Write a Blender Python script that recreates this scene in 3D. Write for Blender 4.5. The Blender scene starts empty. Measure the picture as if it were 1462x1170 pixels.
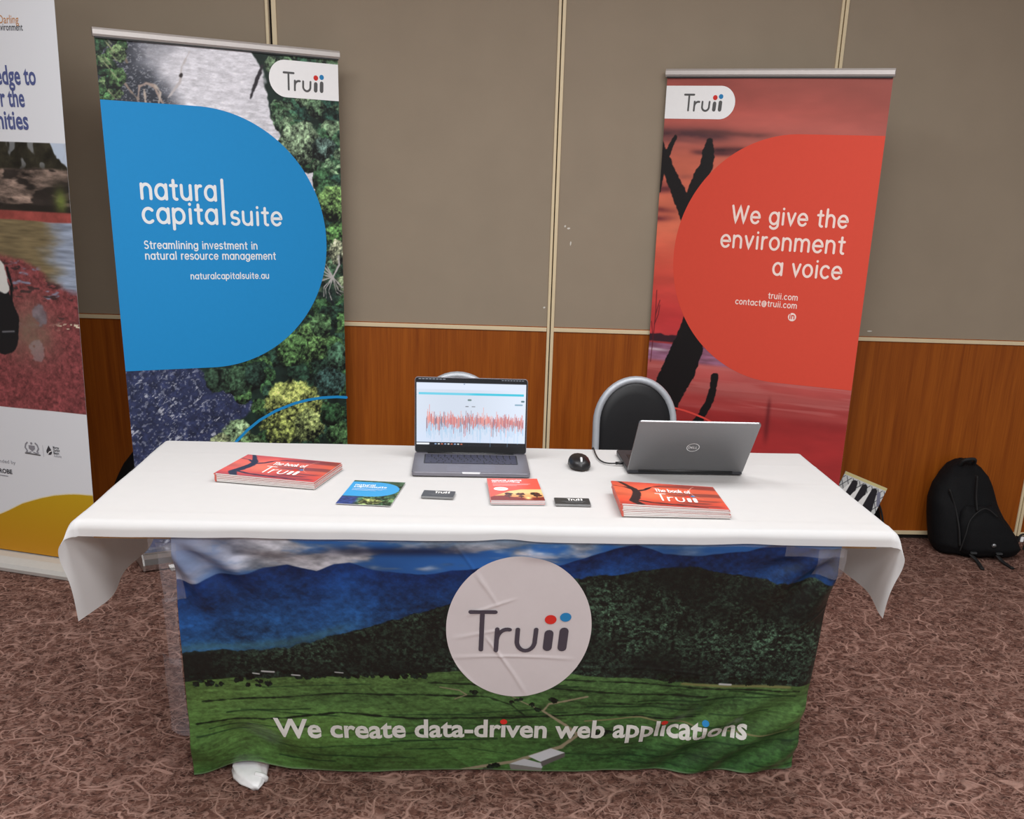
import bpy, bmesh, math, random
import numpy as np
from mathutils import Vector, Matrix

scene = bpy.context.scene
C = scene.collection
PI = math.pi

# ------------------------------------------------------------------ camera
cam_data = bpy.data.cameras.new('camera')
cam = bpy.data.objects.new('camera', cam_data)
C.objects.link(cam)
cam_data.sensor_fit = 'HORIZONTAL'
cam_data.sensor_width = 36.0
cam_data.lens = 37.898
cam_data.shift_x = -0.03432
cam_data.shift_y = 0.15737
cam_data.clip_start = 0.05
_r = Vector((0.99686105, -0.06964909, 0.03764383))
_u = Vector((-0.0117895, 0.33958262, 0.94050234))
_f = Vector((0.07828832, 0.93799395, -0.33769556))
M = Matrix((_r, _u, -_f)).transposed().to_4x4()
M.translation = Vector((-0.03599, -4.68959, 1.50706))
cam.matrix_world = M
scene.camera = cam

# ------------------------------------------------------------------ world, lights, exposure
world = bpy.data.worlds.new('room_ambient')
scene.world = world
world.use_nodes = True
bg = world.node_tree.nodes['Background']
bg.inputs[0].default_value = (0.95, 0.98, 1.0, 1)
bg.inputs[1].default_value = 0.38


def area(name, loc, size, power, col=(0.97, 0.985, 1.0), rot=(0, 0, 0)):
    ld = bpy.data.lights.new(name, 'AREA')
    ld.shape = 'RECTANGLE'
    ld.size, ld.size_y = size
    ld.energy = power
    ld.color = col
    o = bpy.data.objects.new(name, ld)
    o.location = loc
    o.rotation_euler = rot
    C.objects.link(o)
    return o


area('ceiling_light', (-1.05, -2.3, 2.95), (1.3, 0.9), 35)
area('ceiling_light', (1.05, -2.2, 2.95), (1.6, 0.9), 36)
area('ceiling_light', (0.1, -4.0, 2.95), (2.4, 1.0), 34)
area('ceiling_light', (2.9, -4.2, 2.95), (1.4, 1.0), 8)
area('ceiling_light', (0.2, -6.4, 2.95), (3.6, 1.6), 210)

scene.view_settings.view_transform = 'Standard'
scene.view_settings.look = 'None'
scene.view_settings.gamma = 1.0
scene.view_settings.exposure = 0.18
scene.view_settings.use_curve_mapping = False


# ------------------------------------------------------------------ colour and material helpers
def lin(c):
    c = np.clip(np.asarray(c, dtype=np.float64), 0, 1)
    return np.where(c <= 0.04045, c / 12.92, ((c + 0.055) / 1.055) ** 2.4)


def rgb(r, g, b):
    l = lin([r / 255, g / 255, b / 255])
    return (float(l[0]), float(l[1]), float(l[2]), 1.0)


MATS = {}


def mat(name, col, rough=0.5, metal=0.0, spec=0.5, grain=0.06, gscale=60.0, bump=0.0, bscale=200.0, emit=None, alpha=None, sheen=0.0):
    """procedural principled material: slight noise in the colour, optional noise bump"""
    if name in MATS:
        return MATS[name]
    m = bpy.data.materials.new(name)
    m.use_nodes = True
    nt = m.node_tree
    b = nt.nodes['Principled BSDF']
    b.inputs['Roughness'].default_value = rough
    b.inputs['Metallic'].default_value = metal
    b.inputs['Specular IOR Level'].default_value = spec
    if sheen:
        b.inputs['Sheen Weight'].default_value = sheen
    tc = nt.nodes.new('ShaderNodeTexCoord')
    n = nt.nodes.new('ShaderNodeTexNoise')
    n.inputs['Scale'].default_value = gscale
    n.inputs['Detail'].default_value = 3
    nt.links.new(tc.outputs['Object'], n.inputs['Vector'])
    r = nt.nodes.new('ShaderNodeValToRGB')
    c = np.array(col[:3])
    r.color_ramp.elements[0].position = 0.3
    r.color_ramp.elements[1].position = 0.7
    r.color_ramp.elements[0].color = (*(c * (1 - grain)), 1)
    r.color_ramp.elements[1].color = (*np.minimum(c * (1 + grain), 1), 1)
    nt.links.new(n.outputs['Fac'], r.inputs['Fac'])
    nt.links.new(r.outputs['Color'], b.inputs['Base Color'])
    if bump:
        n2 = nt.nodes.new('ShaderNodeTexNoise')
        n2.inputs['Scale'].default_value = bscale
        n2.inputs['Detail'].default_value = 2
        nt.links.new(tc.outputs['Object'], n2.inputs['Vector'])
        bp = nt.nodes.new('ShaderNodeBump')
        bp.inputs['Strength'].default_value = bump
        bp.inputs['Distance'].default_value = 0.002
        nt.links.new(n2.outputs['Fac'], bp.inputs['Height'])
        nt.links.new(bp.outputs['Normal'], b.inputs['Normal'])
    if emit:
        b.inputs['Emission Color'].default_value = emit[0]
        b.inputs['Emission Strength'].default_value = emit[1]
    if alpha is not None:
        b.inputs['Alpha'].default_value = alpha
    MATS[name] = m
    return m


def print_mat(name, rough=0.5, spec=0.4, emit=0.0, metal=0.0):
    """printed picture: colour comes from the mesh's own point colours"""
    if name in MATS:
        return MATS[name]
    m = bpy.data.materials.new(name)
    m.use_nodes = True
    nt = m.node_tree
    b = nt.nodes['Principled BSDF']
    a = nt.nodes.new('ShaderNodeVertexColor')
    a.layer_name = 'print'
    b.inputs['Roughness'].default_value = rough
    b.inputs['Specular IOR Level'].default_value = spec
    if emit:
        b.inputs['Base Color'].default_value = (0.01, 0.01, 0.01, 1)
        nt.links.new(a.outputs['Color'], b.inputs['Emission Color'])
        b.inputs['Emission Strength'].default_value = emit
    else:
        nt.links.new(a.outputs['Color'], b.inputs['Base Color'])
    MATS[name] = m
    return m


# ------------------------------------------------------------------ object helpers
def link(o, parent=None):
    C.objects.link(o)
    if parent is not None:
        o.parent = parent
    return o


def tag(o, label=None, cat=None, group=None, kind=None):
    if label:
        o['label'] = label
    if cat:
        o['category'] = cat
    if group:
        o['group'] = group
    if kind:
        o['kind'] = kind
    return o


def thing(name, label, cat, loc=(0, 0, 0), rz=0.0, group=None):
    o = bpy.data.objects.new(name, None)
    o.empty_display_size = 0.05
    o.location = loc
    o.rotation_euler = (0, 0, rz)
    link(o)
    return tag(o, label, cat, group)


def copy_thing(root, loc, rz, label, group=None):
    r = root.copy()
    C.objects.link(r)
    r.location = loc
    r.rotation_euler = (0, 0, rz)
    r['label'] = label
    if group:
        r['group'] = group
    for ch in list(root.children):
        c = ch.copy()
        C.objects.link(c)
        c.parent = r
        for g in ch.children:
            d = g.copy()
            C.objects.link(d)
            d.parent = c
    return r


class MB:
    """collects shapes for ONE mesh"""

    def __init__(self):
        self.v, self.f = [], []
        self.layer = 0

    def add(self, verts, faces):
        n = len(self.v)
        self.v += [tuple(p) for p in verts]
        self.f += [tuple(i + n for i in f) for f in faces]
        return self

    def box(self, x0, x1, y0, y1, z0, z1, m=None):
        vs = [Vector((x, y, z)) for x in (x0, x1) for y in (y0, y1) for z in (z0, z1)]
        if m is not None:
            vs = [m @ p for p in vs]
        return self.add(vs, [(0, 1, 3, 2), (4, 6, 7, 5), (0, 4, 5, 1), (2, 3, 7, 6), (0, 2, 6, 4), (1, 5, 7, 3)])

    def tube(self, pts, r, n=10, cap=True, closed=False, flat=1.0):
        pts = [Vector(p) for p in pts]
        k = len(pts)
        rr = r if isinstance(r, (list, tuple)) else [r] * k
        base = len(self.v)
        prev = None
        for i, p in enumerate(pts):
            a = pts[i - 1] if (i > 0 or closed) else p
            b = pts[(i + 1) % k] if (i < k - 1 or closed) else p
            d = (b - a).normalized()
            if prev is None:
                up = Vector((0, 0, 1)) if abs(d.z) < 0.9 else Vector((1, 0, 0))
                s = d.cross(up).normalized()
            else:
                s = (prev - d * prev.dot(d)).normalized()
            prev = s
            t = d.cross(s)
            for j in range(n):
                an = 2 * PI * j / n
                self.v.append(tuple(p + s * math.cos(an) * rr[i] + t * math.sin(an) * rr[i] * flat))
        seg = k if closed else k - 1
        for i in range(seg):
            for j in range(n):
                a = base + i * n + j
                b = base + i * n + (j + 1) % n
                c = base + ((i + 1) % k) * n + (j + 1) % n
                d = base + ((i + 1) % k) * n + j
                self.f.append((a, b, c, d))
        if cap and not closed:
            self.f.append(tuple(base + j for j in reversed(range(n))))
            self.f.append(tuple(base + (k - 1) * n + j for j in range(n)))
        return self

    def prism(self, outline, lo, hi, fn):
        """outline (a,b) extruded between lo and hi; fn(a,b,h) -> xyz"""
        n = len(outline)
        vs = [fn(a, b, lo) for a, b in outline] + [fn(a, b, hi) for a, b in outline]
        fs = [tuple(reversed(range(n))), tuple(range(n, 2 * n))]
        fs += [(i, (i + 1) % n, n + (i + 1) % n, n + i) for i in range(n)]
        return self.add(vs, fs)

    def loft(self, rings, cap=True):
        base = len(self.v)
        n = len(rings[0])
        for r in rings:
            self.v += [tuple(p) for p in r]
        for i in range(len(rings) - 1):
            for j in range(n):
                self.f.append((base + i * n + j, base + i * n + (j + 1) % n, base + (i + 1) * n + (j + 1) % n, base + (i + 1) * n + j))
        if cap:
            self.f.append(tuple(base + j for j in reversed(range(n))))
            self.f.append(tuple(base + (len(rings) - 1) * n + j for j in range(n)))
        return self

    def build(self, name, material, parent=None, smooth=False, bevel=0.0, subsurf=0, fix=True, seg=2, loc=None, rz=0.0):
        me = bpy.data.meshes.new(name)
        me.from_pydata(self.v, [], self.f)
        if fix:
            bm = bmesh.new()
            bm.from_mesh(me)
            bmesh.ops.recalc_face_normals(bm, faces=bm.faces)
            bm.to_mesh(me)
            bm.free()
        if smooth:
            me.polygons.foreach_set('use_smooth', [True] * len(me.polygons))
        me.materials.append(material)
        o = bpy.data.objects.new(name, me)
        link(o, parent)
        if loc is not None:
            o.location = loc
            o.rotation_euler = (0, 0, rz)
        if bevel:
            b = o.modifiers.new('bevel', 'BEVEL')
            b.width = bevel
            b.segments = seg
            b.limit_method = 'ANGLE'
            b.angle_limit = math.radians(40)
        if subsurf:
            s = o.modifiers.new('subsurf', 'SUBSURF')
            s.levels = s.render_levels = subsurf
        return o


def grid_object(name, P, material, parent=None, colors=None, back=None, smooth=True):
    """P: (ny,nx,3) points -> quad mesh; colors (ny,nx,3) sRGB point colours; back: offset of a plain rear face"""
    ny, nx, _ = P.shape
    idx = np.arange(ny * nx).reshape(ny, nx)
    q = np.stack([idx[:-1, :-1], idx[:-1, 1:], idx[1:, 1:], idx[1:, :-1]], -1).reshape(-1, 4)
    V = P.reshape(-1, 3)
    nv = len(V)
    if back is not None:
        rim = np.concatenate([idx[0, :], idx[1:, -1], idx[-1, -2::-1], idx[-2:0:-1, 0]])
        Vb = V[rim] + np.asarray(back)
        nb = len(rim)
        it = nv + np.arange(nb)
        ib = nv + nb + np.arange(nb)
        side = np.stack([it, ib, np.roll(ib, -1), np.roll(it, -1)], -1)
        V = np.concatenate([V, V[rim], Vb])
    me = bpy.data.meshes.new(name)
    nq = len(q)
    if back is not None:
        q = np.concatenate([q, side])
    nq = len(q)
    loops = q.reshape(-1)
    extra = 0
    if back is not None:
        loops = np.concatenate([loops, ib[::-1]])
        extra = 1
    me.vertices.add(len(V))
    me.vertices.foreach_set('co', V.astype(np.float32).ravel())
    me.loops.add(len(loops))
    me.loops.foreach_set('vertex_index', loops.astype(np.int32))
    me.polygons.add(nq + extra)
    me.polygons.foreach_set('loop_start', np.concatenate([np.arange(nq) * 4, [nq * 4] * extra]).astype(np.int32))
    me.update(calc_edges=True)
    if smooth:
        sm = np.ones(nq + extra, dtype=bool)
        if back is not None:
            sm[-(len(rim) + 1):] = False
        me.polygons.foreach_set('use_smooth', sm)
    if colors is not None:
        at = me.color_attributes.new('print', 'FLOAT_COLOR', 'POINT')
        col = np.ones((len(V), 4), dtype=np.float32)
        col[:nv, :3] = lin(colors.reshape(-1, 3))
        if back is not None:
            col[nv:, :3] = 0.6
        at.data.foreach_set('color', col.ravel())
    me.materials.append(material)
    o = bpy.data.objects.new(name, me)
    return link(o, parent)


# ------------------------------------------------------------------ numpy printing press
def _hash(ix, iy, seed):
    h = (ix.astype(np.int64) * 374761393 + iy.astype(np.int64) * 668265263 + seed * 982451653) & 0xFFFFFFFF
    h = ((h ^ (h >> 13)) * 1274126177) & 0xFFFFFFFF
    h = h ^ (h >> 16)
    return (h & 0xFFFF) / 65535.0


def vn(x, y, seed=0):
    ix, iy = np.floor(x), np.floor(y)
    fx, fy = x - ix, y - iy
    fx = fx * fx * (3 - 2 * fx)
    fy = fy * fy * (3 - 2 * fy)
    ix = ix.astype(np.int64)
    iy = iy.astype(np.int64)
    a, b = _hash(ix, iy, seed), _hash(ix + 1, iy, seed)
    c, d = _hash(ix, iy + 1, seed), _hash(ix + 1, iy + 1, seed)
    return (a + (b - a) * fx) * (1 - fy) + (c + (d - c) * fx) * fy


def fbm(x, y, seed=0, octv=4, gain=0.55):
    s, amp, tot = 0, 1.0, 0.0
    for o in range(octv):
        s = s + amp * vn(x * 2 ** o + 17.3 * o, y * 2 ** o - 9.1 * o, seed + o)
        tot += amp
        amp *= gain
    return s / tot


def sst(e0, e1, x):
    t = np.clip((x - e0) / (e1 - e0), 0, 1)
    return t * t * (3 - 2 * t)


def K(r, g, b):
    return np.array([r, g, b]) / 255.0


class Art:
    def __init__(self, x0, x1, z0, z1, step):
        self.nx = max(2, int(round((x1 - x0) / step)) + 1)
        self.nz = max(2, int(round((z1 - z0) / step)) + 1)
        self.xs = np.linspace(x0, x1, self.nx)
        self.zs = np.linspace(z0, z1, self.nz)
        self.X, self.Z = np.meshgrid(self.xs, self.zs)
        self.a = np.zeros((self.nz, self.nx, 3))
        self.step = step

    def fill(self, mask, col):
        m = np.asarray(mask)[..., None]
        self.a = self.a * (1 - m) + m * np.asarray(col)

    def seg(self, pts, w, col, soft=None, rag=0.0, seed=3):
        """soft-edged stroke along a polyline; w is a width or a list"""
        soft = soft or self.step * 0.8
        ws = w if isinstance(w, (list, tuple)) else [w] * len(pts)
        mx = max(ws) + soft * 2 + rag
        px = [p[0] for p in pts]
        pz = [p[1] for p in pts]
        i0, i1 = np.searchsorted(self.xs, [min(px) - mx, max(px) + mx])
        j0, j1 = np.searchsorted(self.zs, [min(pz) - mx, max(pz) + mx])
        if i1 <= i0 or j1 <= j0:
            return
        X, Z = self.X[j0:j1, i0:i1], self.Z[j0:j1, i0:i1]
        best = np.full(X.shape, 9.0)
        for (a, b, wa, wb) in zip(pts[:-1], pts[1:], ws[:-1], ws[1:]):
            dx, dz = b[0] - a[0], b[1] - a[1]
            L2 = dx * dx + dz * dz + 1e-12
            t = np.clip(((X - a[0]) * dx + (Z - a[1]) * dz) / L2, 0, 1)
            d = np.hypot(X - a[0] - t * dx, Z - a[1] - t * dz) - (wa + (wb - wa) * t) / 2
            best = np.minimum(best, d)
        if rag:
            best = best + rag * (fbm(X * 60, Z * 60, seed) - 0.5) * 2
        m = (1 - sst(-soft, soft, best))[..., None]
        self.a[j0:j1, i0:i1] = self.a[j0:j1, i0:i1] * (1 - m) + m * np.asarray(col)

    def crown(self, cx, cz, r, col, seed, rag=0.45, fine=90, contrast=0.75):
        """a tree crown seen from above: ragged blob with leaf clumps"""
        R = r * 1.5
        i0, i1 = np.searchsorted(self.xs, [cx - R, cx + R])
        j0, j1 = np.searchsorted(self.zs, [cz - R, cz + R])
        if i1 <= i0 or j1 <= j0:
            return
        X, Z = self.X[j0:j1, i0:i1], self.Z[j0:j1, i0:i1]
        d = np.hypot(X - cx, Z - cz) / r
        d = d + rag * (fbm(X * 1.6 / r + seed, Z * 1.6 / r, seed) - 0.5) * 1.3 + 0.16 * (fbm(X * fine, Z * fine, seed + 5, 3) - 0.5)
        m = (1 - sst(0.85, 0.97, d))[..., None]
        t = fbm(X * fine, Z * fine, seed + 11, 4, 0.7)
        cl = fbm(X * fine * 0.3, Z * fine * 0.3, seed + 21, 3)
        k = 0.35 + contrast * (t - 0.5) * 2.2 + 0.9 * (cl - 0.5) + 0.25 * (1 - d) + 0.25 * (Z - cz) / r
        k = np.clip(k, 0.02, 1.15)[..., None]
        c = np.asarray(col) * k * 1.5 + np.array([0.02, 0.03, 0.03])
        self.a[j0:j1, i0:i1] = self.a[j0:j1, i0:i1] * (1 - m) + m * c

    def below(self, poly, soft=0.003, rag=0.0, fr=40, seed=1):
        """1 below a polyline z(x)"""
        zz = np.interp(self.X, [p[0] for p in poly], [p[1] for p in poly])
        if rag:
            zz = zz + rag * (fbm(self.X * fr, self.Z * fr, seed) - 0.5) * 2
        return 1 - sst(-soft, soft, self.Z - zz)


# ------------------------------------------------------------------ stroke lettering
def arc(cx, cy, rx, ry, a0, a1, n=14):
    return [(cx + rx * math.cos(math.radians(a0 + (a1 - a0) * i / n)), cy + ry * math.sin(math.radians(a0 + (a1 - a0) * i / n))) for i in range(n + 1)]


def bowl():
    return arc(.24, .25, .215, .25, 0, 360, 26)


DOT = [(.0, .685), (.0, .69)]
G = {
    'a': (.53, [bowl(), [(.455, .5), (.455, 0)]]),
    'A2': (.50, [arc(.21, .33, .17, .17, 150, 0, 10) + [(.38, 0)], [(.38, .29), (.22, .29)] + arc(.2, .145, .17, .145, 90, 270, 10) + [(.28, .02), (.38, .1)]]),
    'b': (.54, [bowl(), [(.03, .74), (.03, 0)]]),
    'c': (.47, [arc(.24, .25, .215, .25, 48, 312, 20)]),
    'd': (.54, [bowl(), [(.455, .74), (.455, 0)]]),
    'e': (.51, [[(.03, .255), (.45, .255)] + arc(.24, .25, .215, .25, 2, 318, 24)]),
    'f': (.32, [arc(.25, .6, .12, .13, 75, 180, 8) + [(.13, 0)], [(.02, .48), (.26, .48)]]),
    'g': (.53, [bowl(), [(.455, .5), (.455, -.03)] + arc(.25, -.03, .205, .17, 0, -150, 12)]),
    'h': (.50, [[(.04, .74), (.04, 0)], [(.04, .27)] + arc(.225, .3, .185, .2, 180, 0, 12) + [(.41, 0)]]),
    'i': (.17, [[(.07, .49), (.07, 0)], [(.07, .675), (.07, .685)]]),
    'k': (.44, [[(.04, .74), (.04, 0)], [(.36, .48), (.05, .2)], [(.16, .29), (.38, 0)]]),
    'l': (.17, [[(.07, .74), (.07, 0)]]),
    'm': (.78, [[(.04, .5), (.04, 0)], [(.04, .29)] + arc(.2, .32, .16, .18, 180, 0, 10) + [(.36, 0)], [(.36, .29)] + arc(.525, .32, .165, .18, 180, 0, 10) + [(.69, 0)]]),
    'n': (.50, [[(.04, .5), (.04, 0)], [(.04, .27)] + arc(.225, .3, .185, .2, 180, 0, 12) + [(.41, 0)]]),
    'o': (.52, [bowl()]),
    'p': (.54, [bowl(), [(.03, .5), (.03, -.22)]]),
    'r': (.31, [[(.05, .5), (.05, 0)], [(.05, .27)] + arc(.22, .3, .17, .2, 180, 80, 8)]),
    's': (.41, [arc(.19, .37, .15, .13, 40, 250, 12)[:-1] + arc(.19, .125, .165, .125, 80, -150, 12)]),
    't': (.33, [[(.14, .66), (.14, .1)] + arc(.24, .1, .1, .1, 180, 280, 6), [(.02, .48), (.27, .48)]]),
    'u': (.52, [[(.04, .5)] + arc(.23, .2, .19, .2, 180, 360, 12) + [(.42, .5)], [(.42, .2), (.42, 0)]]),
    'U2': (.50, [[(.04, .5)] + arc(.23, .2, .19, .2, 180, 360, 12) + [(.42, .5)]]),
    'v': (.45, [[(.03, .5), (.21, 0), (.39, .5)]]),
    'w': (.66, [[(.03, .5), (.17, 0), (.32, .47), (.46, 0), (.6, .5)]]),
    'y': (.45, [[(.03, .5), (.22, .02)], [(.39, .5), (.17, -.14), (.08, -.2)]]),
    'W': (.90, [[(.03, .72), (.22, 0), (.43, .7), (.64, 0), (.83, .72)]]),
    'T': (.50, [[(.01, .72), (.45, .72)], [(.23, .72), (.23, 0)]]),
    'S': (.50, [arc(.23, .53, .18, .185, 35, 250, 12)[:-1] + arc(.23, .18, .2, .18, 85, -145, 12)]),
    'M': (.72, [[(.05, 0), (.05, .72), (.32, .2), (.59, .72), (.59, 0)]]),
    'D': (.60, [[(.05, 0), (.05, .72), (.2, .72)] + arc(.2, .36, .33, .36, 90, -90, 16) + [(.05, 0)]]),
    'B': (.54, [[(.05, 0), (.05, .72), (.24, .72)] + arc(.24, .55, .17, .17, 90, -90, 8) + [(.05, .38)], [(.24, .38)] + arc(.24, .19, .2, .19, 90, -90, 8) + [(.05, 0)]]),
    'A': (.60, [[(.03, 0), (.28, .72), (.53, 0)], [(.11, .24), (.45, .24)]]),
    'R': (.54, [[(.05, 0), (.05, .72), (.24, .72)] + arc(.24, .54, .18, .18, 90, -90, 8) + [(.05, .36)], [(.24, .36), (.44, 0)]]),
    'O': (.72, [arc(.34, .36, .3, .37, 0, 360, 28)]),
    'E': (.46, [[(.4, .72), (.05, .72), (.05, 0), (.4, 0)], [(.05, .37), (.36, .37)]]),
    'L': (.42, [[(.05, .72), (.05, 0), (.36, 0)]]),
    '.': (.18, [[(.07, .01), (.07, .02)]]),
    '-': (.34, [[(.04, .24), (.26, .24)]]),
    '@': (.78, [arc(.37, .26, .14, .16, 0, 360, 16), [(.51, .42), (.51, .18)] + arc(.58, .18, .07, .08, 180, 360, 6) + arc(.37, .27, .31, .36, 0, 310, 24)]),
    ' ': (.26, []),
}
G['j'] = (.17, [[(.07, .49), (.07, -.15)], [(.07, .675), (.07, .685)]])


def text_strokes(s, alt=None, track=0.0):
    """-> list of (strokes, char) polylines in em units, total width"""
    out, x = [], 0.0
    for ch in s:
        key = (alt or {}).get(ch, ch)
        adv, st = G[key]
        for k, p in enumerate(st):
            out.append(([(a + x, b) for a, b in p], ch, k))
        x += adv + track
    return out, x - track


def resample(p, step):
    r = [p[0]]
    for a, b in zip(p[:-1], p[1:]):
        L = math.hypot(b[0] - a[0], b[1] - a[1])
        n = max(1, int(math.ceil(L / step)))
        for i in range(1, n + 1):
            r.append((a[0] + (b[0] - a[0]) * i / n, a[1] + (b[1] - a[1]) * i / n))
    return r


def ribbon(mb, pts, w, fn, step=0.02, ncap=6, butt=False):
    """a stroke of width w through 2-D pts, mapped to 3-D by fn(x,z)"""
    pts = resample(pts, step)
    pts = [p for i, p in enumerate(pts) if i == 0 or math.hypot(p[0] - pts[i - 1][0], p[1] - pts[i - 1][1]) > 1e-7]
    h = w / 2
    L, Rr = [], []
    n = len(pts)
    closed = math.hypot(pts[0][0] - pts[-1][0], pts[0][1] - pts[-1][1]) < 1e-6 and n > 3
    for i, p in enumerate(pts):
        a = pts[i - 1] if i > 0 else (pts[-2] if closed else p)
        b = pts[i + 1] if i < n - 1 else (pts[1] if closed else p)
        d1 = (p[0] - a[0], p[1] - a[1])
        d2 = (b[0] - p[0], b[1] - p[1])
        l1, l2 = math.hypot(*d1), math.hypot(*d2)
        if l1 < 1e-9:
            d1, l1 = d2, l2
        if l2 < 1e-9:
            d2, l2 = d1, l1
        d1 = (d1[0] / l1, d1[1] / l1)
        d2 = (d2[0] / l2, d2[1] / l2)
        t = (d1[0] + d2[0], d1[1] + d2[1])
        tl = math.hypot(*t)
        t = d1 if tl < 0.3 else (t[0] / tl, t[1] / tl)
        nn = (-t[1], t[0])
        c = max(0.55, abs(nn[0] * -d1[1] + nn[1] * d1[0]))
        L.append((p[0] + nn[0] * h / c, p[1] + nn[1] * h / c))
        Rr.append((p[0] - nn[0] * h / c, p[1] - nn[1] * h / c))
    p0 = Vector(fn(*pts[0]))
    nrm = (Vector(fn(pts[0][0] + 1e-3, pts[0][1])) - p0).cross(Vector(fn(pts[0][0], pts[0][1] + 1e-3)) - p0)
    nrm = nrm.normalized() * (mb.layer % 12) * 4e-5
    mb.layer += 1
    flat = fn
    fn = lambda x, z: Vector(flat(x, z)) + nrm
    base = len(mb.v)
    for a, b in zip(L, Rr):
        mb.v.append(tuple(fn(*a)))
        mb.v.append(tuple(fn(*b)))
    for i in range(n - 1):
        k = base + 2 * i
        mb.f.append((k, k + 1, k + 3, k + 2))
    if closed or butt:
        return
    for end, nxt in ((pts[0], pts[1]), (pts[-1], pts[-2])):
        an = math.atan2(end[1] - nxt[1], end[0] - nxt[0])
        ring = [(end[0] + h * math.cos(an + PI / 2 - PI * i / ncap), end[1] + h * math.sin(an + PI / 2 - PI * i / ncap)) for i in range(ncap + 1)]
        b0 = len(mb.v)
        mb.v += [tuple(fn(*q)) for q in ring]
        mb.f.append(tuple(range(b0, b0 + len(ring))))


def lettering(name, s, x, z, size, w, fn, material, parent, align='l', sx=1.0, width=None, alt=None, butt=False, skip=None, slant=0.0, mb=None, track=0.0):
    """size: em in metres, w: stroke width in metres; width fits the run to a measured length"""
    st, W = text_strokes(s, alt, track + 0.065 + 0.35 * w / size)
    if width:
        sx = width / (W * size)
    W = W * size * sx
    x0 = x - (W if align == 'r' else W / 2 if align == 'c' else 0)
    own = mb is None
    mb = mb or MB()
    for p, ch, k in st:
        if skip and skip(ch, k):
            continue
        ribbon(mb, [(x0 + (a + slant * b) * size * sx, z + b * size) for a, b in p], w, fn, butt=butt)
    if own:
        return mb.build(name, material, parent, fix=False)
    return mb


def disc2d(mb, cx, cz, r, fn, n=24):
    b = len(mb.v)
    mb.v += [tuple(fn(cx + r * math.cos(2 * PI * i / n), cz + r * math.sin(2 * PI * i / n))) for i in range(n)]
    mb.f.append(tuple(range(b, b + n)))


# company word mark as drawn on the disc: measured in units of the cap width
def wordmark(x, z, k, kz, fn, parent, dark, red, blue, heavy=None):
    """x,z: lower left; k: metres per unit across, kz upward (unit = whole mark width)"""
    def U(a, b):
        return (x + a * k, z + b * kz)
    m1, m2 = MB(), MB()
    w1 = 0.046 * k
    ribbon(m1, [U(.02, .39), U(.26, .39)], w1, fn, butt=False)
    ribbon(m1, [U(.135, .39), U(.128, .025)], w1, fn)
    ribbon(m1, [U(.285, .228), U(.277, .022)], w1, fn)
    ribbon(m1, [U(.28, .12)] + [U(a, b) for a, b in arc(.385, .12, .103, .108, 175, 78, 9)], w1, fn)
    ribbon(m1, [U(.488, .228), U(.484, .11)] + [U(a, b) for a, b in arc(.573, .115, .09, .095, 190, 350, 12)] + [U(.67, .228)], w1, fn)
    w2 = 0.09 * k
    ribbon(m2, [U(.80, .19), U(.792, .05)], w2, fn)
    ribbon(m2, [U(.948, .215), U(.94, .05)], w2, fn)
    m1.build('wordmark_letters', dark, parent, fix=False)
    m2.build('wordmark_stems', heavy or dark, parent, fix=False)
    d = MB()
    disc2d(d, *U(.806, .325), .058 * k, fn)
    d.build('wordmark_dot', red, parent, fix=False)
    d = MB()
    disc2d(d, *U(.952, .35), .056 * k, fn)
    d.build('wordmark_dot', blue, parent, fix=False)


# ------------------------------------------------------------------ common materials
m_white_print = mat('white_print', rgb(248, 248, 248), 0.55, spec=0.3, grain=0.01)
m_cream_trim = mat('cream_aluminium_trim', rgb(220, 201, 164), 0.42, spec=0.5, grain=0.02, gscale=20)
m_dark_gap = mat('dark_gap', rgb(28, 22, 18), 0.9, grain=0.1)
m_alu = mat('brushed_aluminium', rgb(205, 203, 200), 0.34, metal=0.85, grain=0.03, gscale=300)
m_chrome = mat('polished_aluminium', rgb(222, 222, 222), 0.18, metal=0.95, grain=0.02)
m_black_plastic = mat('black_plastic', rgb(22, 22, 24), 0.45, grain=0.1, gscale=300)
m_slate = mat('slate_print', rgb(76, 70, 80), 0.55, spec=0.3, grain=0.02)
m_greyink = mat('grey_print', rgb(92, 92, 92), 0.55, spec=0.3, grain=0.02)
m_red_dot = mat('red_print', rgb(214, 52, 44), 0.55, spec=0.3, grain=0.02)
m_blue_dot = mat('blue_print', rgb(42, 132, 190), 0.55, spec=0.3, grain=0.02)
m_timber = mat('pale_timber', rgb(186, 150, 104), 0.6, grain=0.12, gscale=30)
m_steel = mat('grey_steel', rgb(120, 122, 124), 0.4, metal=0.6, grain=0.05)
m_rubber = mat('grey_rubber', rgb(96, 98, 100), 0.7, grain=0.05)


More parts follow.
